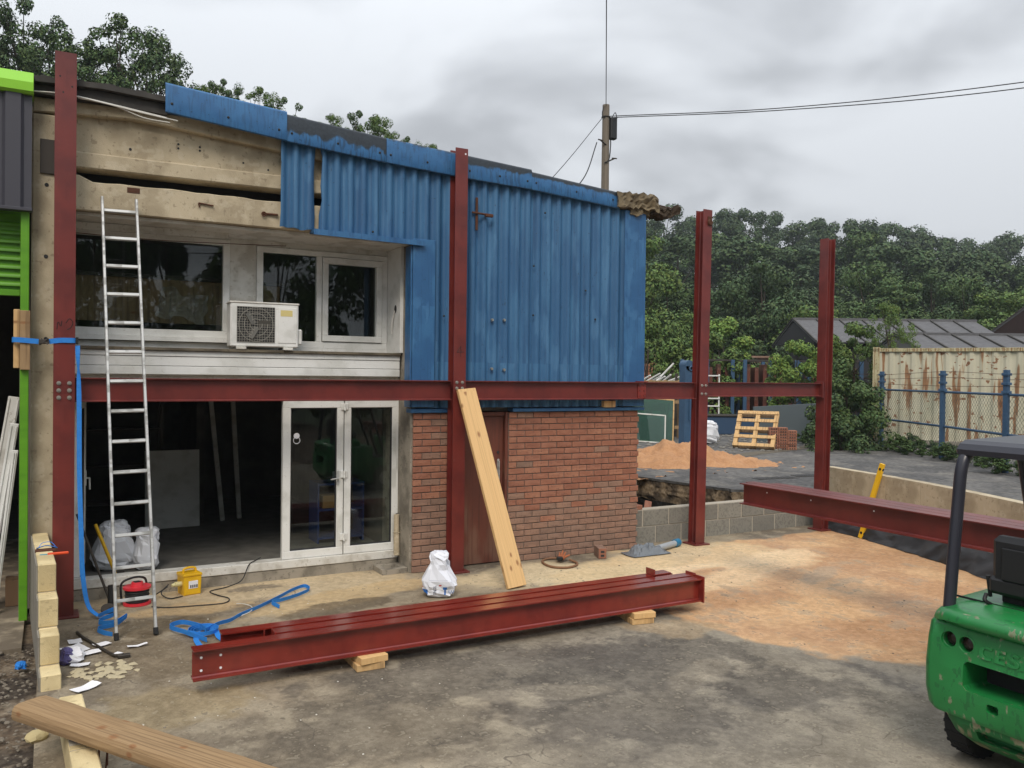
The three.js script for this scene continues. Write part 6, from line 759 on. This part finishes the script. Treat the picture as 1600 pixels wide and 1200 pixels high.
  // seat
  const seat = new THREE.Group(); seat.name = 'seat'; t.add(seat); seat.add(mesh('cushion', cbox(0.24, 0.66, 1.0, 1.11, -0.22, 0.25, 0.035), M.black)); const bk = mesh('backrest', [cbox(0.20, 0.30, 1.08, 1.36, -0.23, 0.26, 0.03), cbox(0.185, 0.2, 1.12, 1.30, -0.16, 0.19, 0.004), cbox(0.19, 0.31, 1.03, 1.13, -0.24, 0.27, 0.02)], M.black); seat.add(bk); seat.add(mesh('seat_tag', bx(0.1855, 0.189, 1.125, 1.155, -0.12, -0.085), M.conc)); seat.add(mesh('suspension', [cbox(0.26, 0.6, 0.975, 1.03, -0.2, 0.22, 0.01)], M.rubber)); seat.add(mesh('belt_stalk', [bar([0.24, 1.0, -0.25], [0.23, 1.12, -0.26], 0.012), tube([[0.2, 1.02, -0.25], [0.17, 0.99, -0.24], [0.2, 0.965, -0.22]], 0.012, 14)], M.black));
  // overhead guard
  const gd = new THREE.Group(); gd.name = 'overhead_guard'; t.add(gd); const post = (pts, r) => tube(pts, r, 40, 10); const gm = S({ color: 0x2c2d36, roughness: 0.32 });
  for (const s of [-1, 1]) { const z = s * 0.41; gd.add(mesh('rear_post', post([[0.10, 0.86, z], [0.135, 1.2, z], [0.17, 1.5, z], [0.20, 1.72, z], [0.235, 1.79, z], [0.30, 1.825, z]], 0.034), gm)); gd.add(mesh('front_post', post([[0.92, 1.83, z], [0.80, 1.80, z], [0.82, 1.72, z], [0.94, 1.3, z], [1.1, 0.85, z], [1.18, 0.62, z]], 0.026), gm)); }
  { const g = prism([[0.205, 1.80], [0.20, 1.832], [0.225, 1.865], [0.28, 1.885], [0.95, 1.90], [1.05, 1.885], [1.05, 1.83], [0.32, 1.815]], -0.46, 0.46, 0.02); gd.add(mesh('roof_panel', g, gm)); }
  // wheels
  for (const [x, z, r, w] of [[0.55, -0.405, 0.225, 0.15], [0.55, 0.405, 0.225, 0.15], [1.15, -0.41, 0.245, 0.17], [1.15, 0.41, 0.245, 0.17]]) { const wh = new THREE.Group(); wh.name = 'wheel'; wh.position.set(x - (x < 1 ? 0.16 : 0), r, z); t.add(wh); const pr = [[0.55, -0.5], [0.93, -0.5], [1, -0.38], [1, 0.38], [0.93, 0.5], [0.55, 0.5]].map(([a, b]) => new THREE.Vector2(a * r, b * w)); wh.add(mesh('tyre', new THREE.LatheGeometry(pr, 32).rotateX(Math.PI / 2), M.rubber)); wh.add(mesh('rim', [new THREE.CylinderGeometry(r * 0.56, r * 0.56, w * 0.7, 20).rotateX(Math.PI / 2), new THREE.CylinderGeometry(r * 0.2, r * 0.24, w * 0.95, 12).rotateX(Math.PI / 2)], M.whiteDirty)); const tread = []; for (let i = 0; i < 22; i++) { const b = bx(r * 0.97, r * 1.018, -0.009, 0.009, -w * 0.44, w * 0.44); b.rotateZ(i / 22 * 6.283); tread.push(b); } wh.add(mesh('tread', tread, M.rubber)); }
  // mast, carriage, forks
  const ms = new THREE.Group(); ms.name = 'mast'; t.add(ms); for (const s of [-1, 1]) ms.add(mesh('mast_channel', [cbox(1.36, 1.48, 0.08, 1.95, s * 0.30 - 0.04, s * 0.30 + 0.04, 0.006)], M.black)); ms.add(mesh('cross_member', [cbox(1.38, 1.46, 1.87, 1.95, -0.26, 0.26), cbox(1.38, 1.46, 0.1, 0.2, -0.26, 0.26)], M.black)); ms.add(mesh('lift_cylinder', bar([1.42, 0.1, 0], [1.42, 1.6, 0], 0.035, 14), M.steelDark)); part(t, 'carriage', [cbox(1.49, 1.54, 0.80, 0.90, -0.45, 0.45), cbox(1.49, 1.54, 1.12, 1.22, -0.45, 0.45), cbox(1.49, 1.535, 0.9, 1.12, -0.2, -0.14), cbox(1.49, 1.535, 0.9, 1.12, 0.14, 0.2)], M.black); part(t, 'axle', [cbox(1.22, 1.36, 0.2, 0.36, -0.33, 0.33)], M.black);
  for (const s of [-1, 1]) part(t, 'fork', [prism([[1.545, 0.782], [2.62, 0.806], [2.75, 0.814], [2.75, 0.8215], [1.585, 0.8215], [1.585, 1.24], [1.545, 1.24]], s * 0.28 - 0.05, s * 0.28 + 0.05, 0.003)], M.steelDark);
  part(t, 'steering_column', [bar([1.15, 0.62, 0.0], [0.98, 1.18, 0.0], 0.03, 10), tr(new THREE.TorusGeometry(0.15, 0.014, 8, 28).rotateX(Math.PI / 2).rotateZ(0.35), 0.98, 1.2, 0)], M.black);
}
// ---------------------------------------------------------------- pole and wires
{
  const px = 13.6, pz = -10.95; // 25 m from the viewer
  const t = thing('utility_pole', 'weathered timber utility pole with a black box and brackets behind the roof', 'pole', [px, 0.2, pz]); const H = 9.72;
  part(t, 'pole', norm(new THREE.CylinderGeometry(0.10, 0.15, H, 16).translate(0, H / 2, 0)), S({ map: tex(64, 512, (u, v) => mix3([134, 124, 110], [96, 88, 78], fbm(u * 14, v * 6, 901, 5))), roughness: 0.95 }));
  part(t, 'junction_box', cbox(0.06, 0.27, H - 0.98, H - 0.36, 0.02, 0.20, 0.03), M.black); for (const [y, s] of [[H - 1.05, -1], [H - 1.5, 1]]) part(t, 'bracket', [bar([0, y - 0.12, 0.08], [s * 0.24, y, 0.1], 0.022), bar([s * 0.16, y, 0.1], [s * 0.32, y + 0.01, 0.1], 0.02)], M.steelDark); part(t, 'collar', tr(new THREE.TorusGeometry(0.115, 0.016, 6, 20).rotateX(Math.PI / 2), 0, H - 0.34, 0), M.steelDark); part(t, 'down_lead', tube([[0.1, H - 0.95, 0.1], [0.08, H - 1.2, 0.13], [0.0, H - 1.6, 0.14], [-0.1, H - 1.66, 0.1]], 0.018, 24), M.cable); part(t, 'jumper', tube([[-0.1, H - 0.05, 0.05], [-0.16, H - 0.25, 0.05], [-0.14, H - 0.36, 0.05], [0.1, H - 0.38, 0.1], [0.25, H - 0.2, 0.1], [0.35, H - 0.34, 0.05]], 0.012, 40), M.cable);
  const top = [px, 0.2 + H - 0.03, pz];
  solo('overhead_wire', tube([top, [lerp(px, -4.3, 0.5), 9.5, lerp(pz, 14.3, 0.5)], [-4.3, 10.2, 14.3]], 0.011, 40, 5), M.cable, 'single wire running from the pole top straight up overhead', 'wire');
  let k = 0; for (const dy of [-0.30, -0.34]) solo('overhead_wire', tube([[px + 0.1, 0.2 + H + dy, pz], [15.95, 9.32 + dy * (k ? 1.0 : 0.95), -6.6], [18.3, 9.0 + dy * (k ? 1.25 : 1), -1.9], [23.5, 8.7, 8.0]], 0.012, 50, 5), M.cable, k++ ? 'lower of the twin wires running right from the pole' : 'upper of the twin wires running right from the pole', 'wire');
  solo('service_wire', tube([[px - 0.14, 0.2 + H - 0.4, pz], [10.7, 7.2, -8.9], [7.5, 4.6, -7.0]], 0.010, 30, 5), M.cable, 'pale thin wire dropping left from the pole to the roof', 'wire'); solo('service_wire', tube([[px - 0.3, 0.2 + H - 1.1, pz], [12.4, 7.6, -10.2], [10.7, 6.4, -9.0], [7.0, 4.6, -6.0]], 0.016, 40, 5), M.cable, 'thicker black cable curving from the pole bracket to the roof', 'wire');
}
// ---------------------------------------------------------------- trees
// crown: leaf-sized faces spread through clumps that fill an uneven volume; unit crown about 2 high and 2 wide
function crownGeo(seed, nLeaf, leaf, lobes, droop = 0, top = 1, lobeR = 1) {
  let s = seed * 7919 + 13; const R = () => { s = (s * 1664525 + 1013904223) >>> 0; return s / 4294967296; }; const L = [];
  for (let i = 0; i < lobes; i++) { const a = R() * 6.283, h = Math.pow(R(), 0.85), rad = Math.sqrt(Math.max(0, 1 - Math.pow(h * 2 - 0.9, 2) / 1.25)) * (0.35 + 0.5 * R()); const r = lobeR * (0.16 + 0.24 * R() * (1.1 - 0.5 * h)); L.push([Math.cos(a) * rad, h * 2 * top - 0.1, Math.sin(a) * rad, r]); }
  const pos = new Float32Array(nLeaf * 18), nor = new Float32Array(nLeaf * 18), col = new Float32Array(nLeaf * 18); const v = new THREE.Vector3(), u = new THREE.Vector3(), w = new THREE.Vector3();
  for (let i = 0; i < nLeaf; i++) {
    const c = L[Math.floor(R() * L.length)]; do { v.set(R() * 2 - 1, R() * 2 - 1, R() * 2 - 1); } while (v.lengthSq() > 1 || v.lengthSq() < 0.02); const len = v.length(); const k = c[3] * Math.pow(len, -0.45) * (0.9 + (R() < 0.05 ? 0.35 * R() : 0)); const d = v.clone().normalize();
    const x = c[0] + v.x * k, y = c[1] + v.y * k * 0.85 - droop * Math.abs(v.x) * 0.2, z = c[2] + v.z * k;
    const n = d.add(new THREE.Vector3(R() - 0.5, R() - 0.1, R() - 0.5).multiplyScalar(1.5)).normalize(); u.set(R() - 0.5, R() - 0.5, R() - 0.5).cross(n).normalize(); w.copy(n).cross(u); const sz = leaf * (0.6 + 0.8 * R()), sw = sz * (0.5 + 0.3 * R());
    const A = [x - u.x * sz, y - u.y * sz, z - u.z * sz], B2 = [x + w.x * sw + n.x * sz * 0.15, y + w.y * sw + n.y * sz * 0.15, z + w.z * sw + n.z * sz * 0.15], C = [x + u.x * sz, y + u.y * sz - sz * 0.3, z + u.z * sz], D = [x - w.x * sw, y - w.y * sw, z - w.z * sw];
    const t = 0.72 + 0.56 * R(), yel = R(); const r0 = t * (0.82 + 0.42 * yel), g0 = t, b0 = t * (0.9 - 0.25 * yel);
    [A, C, B2, A, D, C].forEach((q, m) => { pos.set(q, i * 18 + m * 3); nor.set([n.x, n.y, n.z], i * 18 + m * 3); col.set([r0, g0, b0], i * 18 + m * 3); });
  }
  const g = new THREE.BufferGeometry(); g.setAttribute('position', new THREE.BufferAttribute(pos, 3)); g.setAttribute('normal', new THREE.BufferAttribute(nor, 3)); g.setAttribute('color', new THREE.BufferAttribute(col, 3)); g.userData.lobes = L; return g;
}
function branchGeo(lobes) { const gs = [bar([0, -0.15, 0], [0.0, 1.45, 0.03], 0.045, 7, 0.008)]; lobes.slice(0, 14).forEach(([x, y, z]) => gs.push(bar([0.01, Math.max(-0.1, y * 0.55 - 0.1), 0.01], [x * 0.9, y, z * 0.9], 0.016, 5, 0.005))); return merge(gs); }
const boleGeo = norm(new THREE.CylinderGeometry(0.7, 1, 1, 9).translate(0, 0.5, 0));
function addWood(t, crown, rx, ch, below, ry) { const k = mesh('trunk', boleGeo, M.bark); k.scale.set(rx * 0.06, below + 0.05 * ch, rx * 0.06); t.add(k); const b = mesh('branches', trunks.get(crown), M.bark); b.scale.set(rx, ch / 2, rx); b.position.y = below; b.rotation.y = ry; t.add(b); }
const leafMat = (r, g, b) => PH({ color: new THREE.Color(r, g, b), vertexColors: true, roughness: 0.75, side: THREE.DoubleSide, transmission: 0.0 });
M.bark = S({ map: tex(64, 256, (u, v) => mix3([84, 74, 62], [54, 47, 40], fbm(u * 12, v * 10, 911, 5))), roughness: 0.95 });
const leafMats = [leafMat(0.058, 0.106, 0.034), leafMat(0.046, 0.086, 0.033), leafMat(0.088, 0.150, 0.038), leafMat(0.040, 0.074, 0.032), leafMat(0.135, 0.225, 0.05)];
const crownsFar = [1, 2, 3, 4].map(i => crownGeo(i, 11500, 0.032, 32 + i * 3)), crownsNear = [11, 12, 13].map(i => crownGeo(i, 15000, 0.0245, 40)), crownsAiry = [21, 22].map(i => crownGeo(i, 9000, 0.0215, 60, 0, 1.05, 0.6)), crownsBush = [31, 32].map(i => crownGeo(i, 9000, 0.037, 28));
const trunks = new Map(); for (const g of [...crownsFar, ...crownsNear, ...crownsAiry, ...crownsBush]) trunks.set(g, branchGeo(g.userData.lobes));
const polar = (bearing, d) => { const a = 0.50588 + bearing; return [-0.102 + Math.sin(a) * d, 8.479 - Math.cos(a) * d]; }; // bearing (rad) from the line of sight, and distance
function tree(name, label, bearing, dist, topY, rx, crown, mat, group, baseY, crownH) {
  const [x, z] = polar(bearing, dist); const by = baseY ?? hillH(x, z); const total = topY - by, ch = crownH ?? Math.min(total * 0.9, rx * 2.3); const t = thing(name, label, name.includes('shrub') ? 'shrub' : 'tree', [x, by, z], group); const ry = rnd() * 6.283;
  const c = mesh('crown', crown, mat); c.scale.set(rx, ch / 2, rx); c.position.y = total - ch; c.rotation.y = ry; t.add(c); addWood(t, crown, rx, ch, total - ch, ry); return t;
}
{
  // ridge, mid slope and foot of the hill; bearing is given through the tangent of the angle
  const at = (px) => Math.atan((px - 800) / 1300), zc = (px, d) => d / Math.cos(at(px)), topOf = (px, y, d) => 2.236 + (586.6 + 0.01158 * (px - 800) - y) / 1300 * d;
  const ord = ['first', 'second', 'third', 'fourth', 'fifth', 'sixth', 'seventh', 'eighth', 'ninth', 'tenth', 'eleventh', 'twelfth', 'thirteenth', 'fourteenth', 'fifteenth', 'sixteenth', 'seventeenth', 'eighteenth', 'nineteenth', 'twentieth', 'twenty-first', 'twenty-second'];
  const row = (list, d, rx, mats, crowns, words, group, name) => list.forEach(([px, y, dd, m], i) => { const D = d + (dd || 0); tree(name, `${words}, ${ord[i]} from the left`, at(px), zc(px, D), topOf(px, y, D), rx * rr(0.88, 1.15), crowns[i % crowns.length], leafMats[m ?? mats[i % mats.length]], group); });
  row([[985, 338], [1035, 322], [1085, 340, 8], [1128, 330], [1163, 324], [1197, 332], [1238, 352, 6], [1272, 345], [1310, 341], [1352, 348], [1385, 350, 6], [1422, 358], [1455, 366], [1495, 374], [1535, 382, 5], [1570, 368], [1605, 366], [1650, 372]], 112, 4.4, [1, 3, 1, 3], crownsFar, 'dark green tree on the skyline ridge', 'trees along the ridge', 'ridge_tree');
  row([[1010, 400, 4], [1055, 372], [1105, 368, 6], [1150, 372], [1195, 380], [1245, 392, -4], [1290, 395, 4], [1340, 364], [1385, 380, -5], [1430, 392], [1475, 398], [1520, 396], [1565, 410], [1610, 420]], 78, 4.6, [3, 1, 0, 1, 0], crownsFar, 'mid green tree halfway up the hill', 'trees on the hillside', 'hillside_tree');
  row([[1000, 365, -4, 2], [1045, 430, 0, 0], [1100, 445, 0, 1], [1150, 440, 3, 1], [1190, 400, 0, 1], [1235, 450, 4, 3], [1268, 480, -3, 2], [1310, 460, 4, 0], [1355, 410, 6, 0], [1405, 440, 4, 0], [1455, 420, 6, 1], [1510, 430, 4, 0], [1560, 455, 0, 2], [1600, 440, 2, 2], [1650, 440, 2, 0]], 44, 3.1, [0], crownsNear, 'broad leafy tree at the foot of the hill', 'trees at the foot of the hill', 'broadleaf_tree');
  row([[1010, 500, 0, 2], [1050, 535, -1, 2], [1105, 520, 0, 2], [1165, 545, 1, 0], [1128, 498, 2, 4], [1205, 540, 3, 3]], 29, 1.5, [0], crownsBush, 'dense shrub in front of the trees beyond the yard', 'shrubs beyond the yard', 'yard_shrub');
  row([[1243, 533, 3.4, 4], [1285, 522, 3.4, 4], [1335, 505, 1.2, 2], [1325, 560, -1.2, 0], [1345, 600, -1.8, 0], [1318, 615, -2, 1]], 22.3, 0.95, [4], crownsBush, 'bright green shrub growing along the chain-link fence', 'shrubs along the fence', 'fence_shrub');
  tree('fence_sapling', 'tall light green sapling rising beside the left end of the container', at(1388), zc(1388, 22.6), topOf(1388, 474, 22.6), 0.8, crownsAiry[0], leafMats[2], undefined, 0.3, 2.2);
  // behind the roof at the left
  const back = [[-40, 10, 1], [35, 8, 1], [78, 40, 0], [118, 62, 0], [185, 36, 0], [228, 52, 0], [258, 88, 1], [150, 80, 0], [10, 70, 1]]; back.forEach(([px, y, m], i) => tree('sycamore_tree', `tall airy tree behind the workshop roof, ${ord[i]} of that clump`, at(px), zc(px, 30), topOf(px, y, 30), 2.35, crownsAiry[i % 2], leafMats[m], 'trees behind the workshop roof', -0.2, 5.6));
  [[322, 134, 0.8], [352, 126, 0.9], [402, 142, 0.8], [442, 158, 0.9], [520, 182, 0.6], [566, 176, 1.0], [592, 184, 0.8], [640, 216, 0.7], [668, 226, 0.5]].forEach(([px, y, r], i) => tree('small_tree', `small tree top showing above the workshop eaves, ${ord[i]} from the left`, at(px), zc(px, 26), topOf(px, y, 26), r * 1.25, crownsAiry[i % 2], leafMats[i % 2 ? 0 : 2], 'tree tops above the eaves', -0.2, r * 3.0));
  // across the road behind the viewer, mirrored in the glass
  for (let i = 0; i < 9; i++) { const x = -14 + i * 4.6, z = 27 + rr(-2, 3); const t = thing('roadside_tree', `tree across the road behind the viewer, ${ord[i]} from the left`, 'tree', [x, -0.1, z], 'trees across the road'); const c = mesh('crown', crownsFar[i % 4], leafMats[i % 3]); c.scale.set(3.3, 5.2, 3.3); c.position.y = 0.9; c.rotation.y = i * 1.3; t.add(c); addWood(t, crownsFar[i % 4], 3.3, 10.4, 0.9, i * 1.3); }
}
{ // weeds and grass at the edge of the far yard
  const g = crownGeo(41, 900, 0.10, 20); const pos = [], nor = [], col = []; const spots = []; for (let i = 0; i < 26; i++) { const t = rnd(); spots.push([lerp(17.8, 14.6, t) + rr(-0.2, 0.6), lerp(-4.6, 0.6, t) + rr(-0.2, 0.3), rr(0.12, 0.3)]); } for (let i = 0; i < 10; i++) spots.push([16.2 + rr(-0.3, 2.2), -6.9 + rr(-0.5, 0.4), rr(0.12, 0.28)]); const gs = spots.map(([x, z, s]) => { const c = g.clone(); c.scale(s, s * 0.7, s); c.translate(x, YA + 0.02, z); return c; }); const m = mesh('verge_weeds', mergeGeometries(gs), leafMats[0]); m.userData = { kind: 'stuff', label: 'low weeds along the foot of the chain-link fence', category: 'weeds' }; scene.add(m);
}
scene.traverse(o => { if (o.isMesh) o.castShadow = o.receiveShadow = true; });
renderer.render(scene, camera);
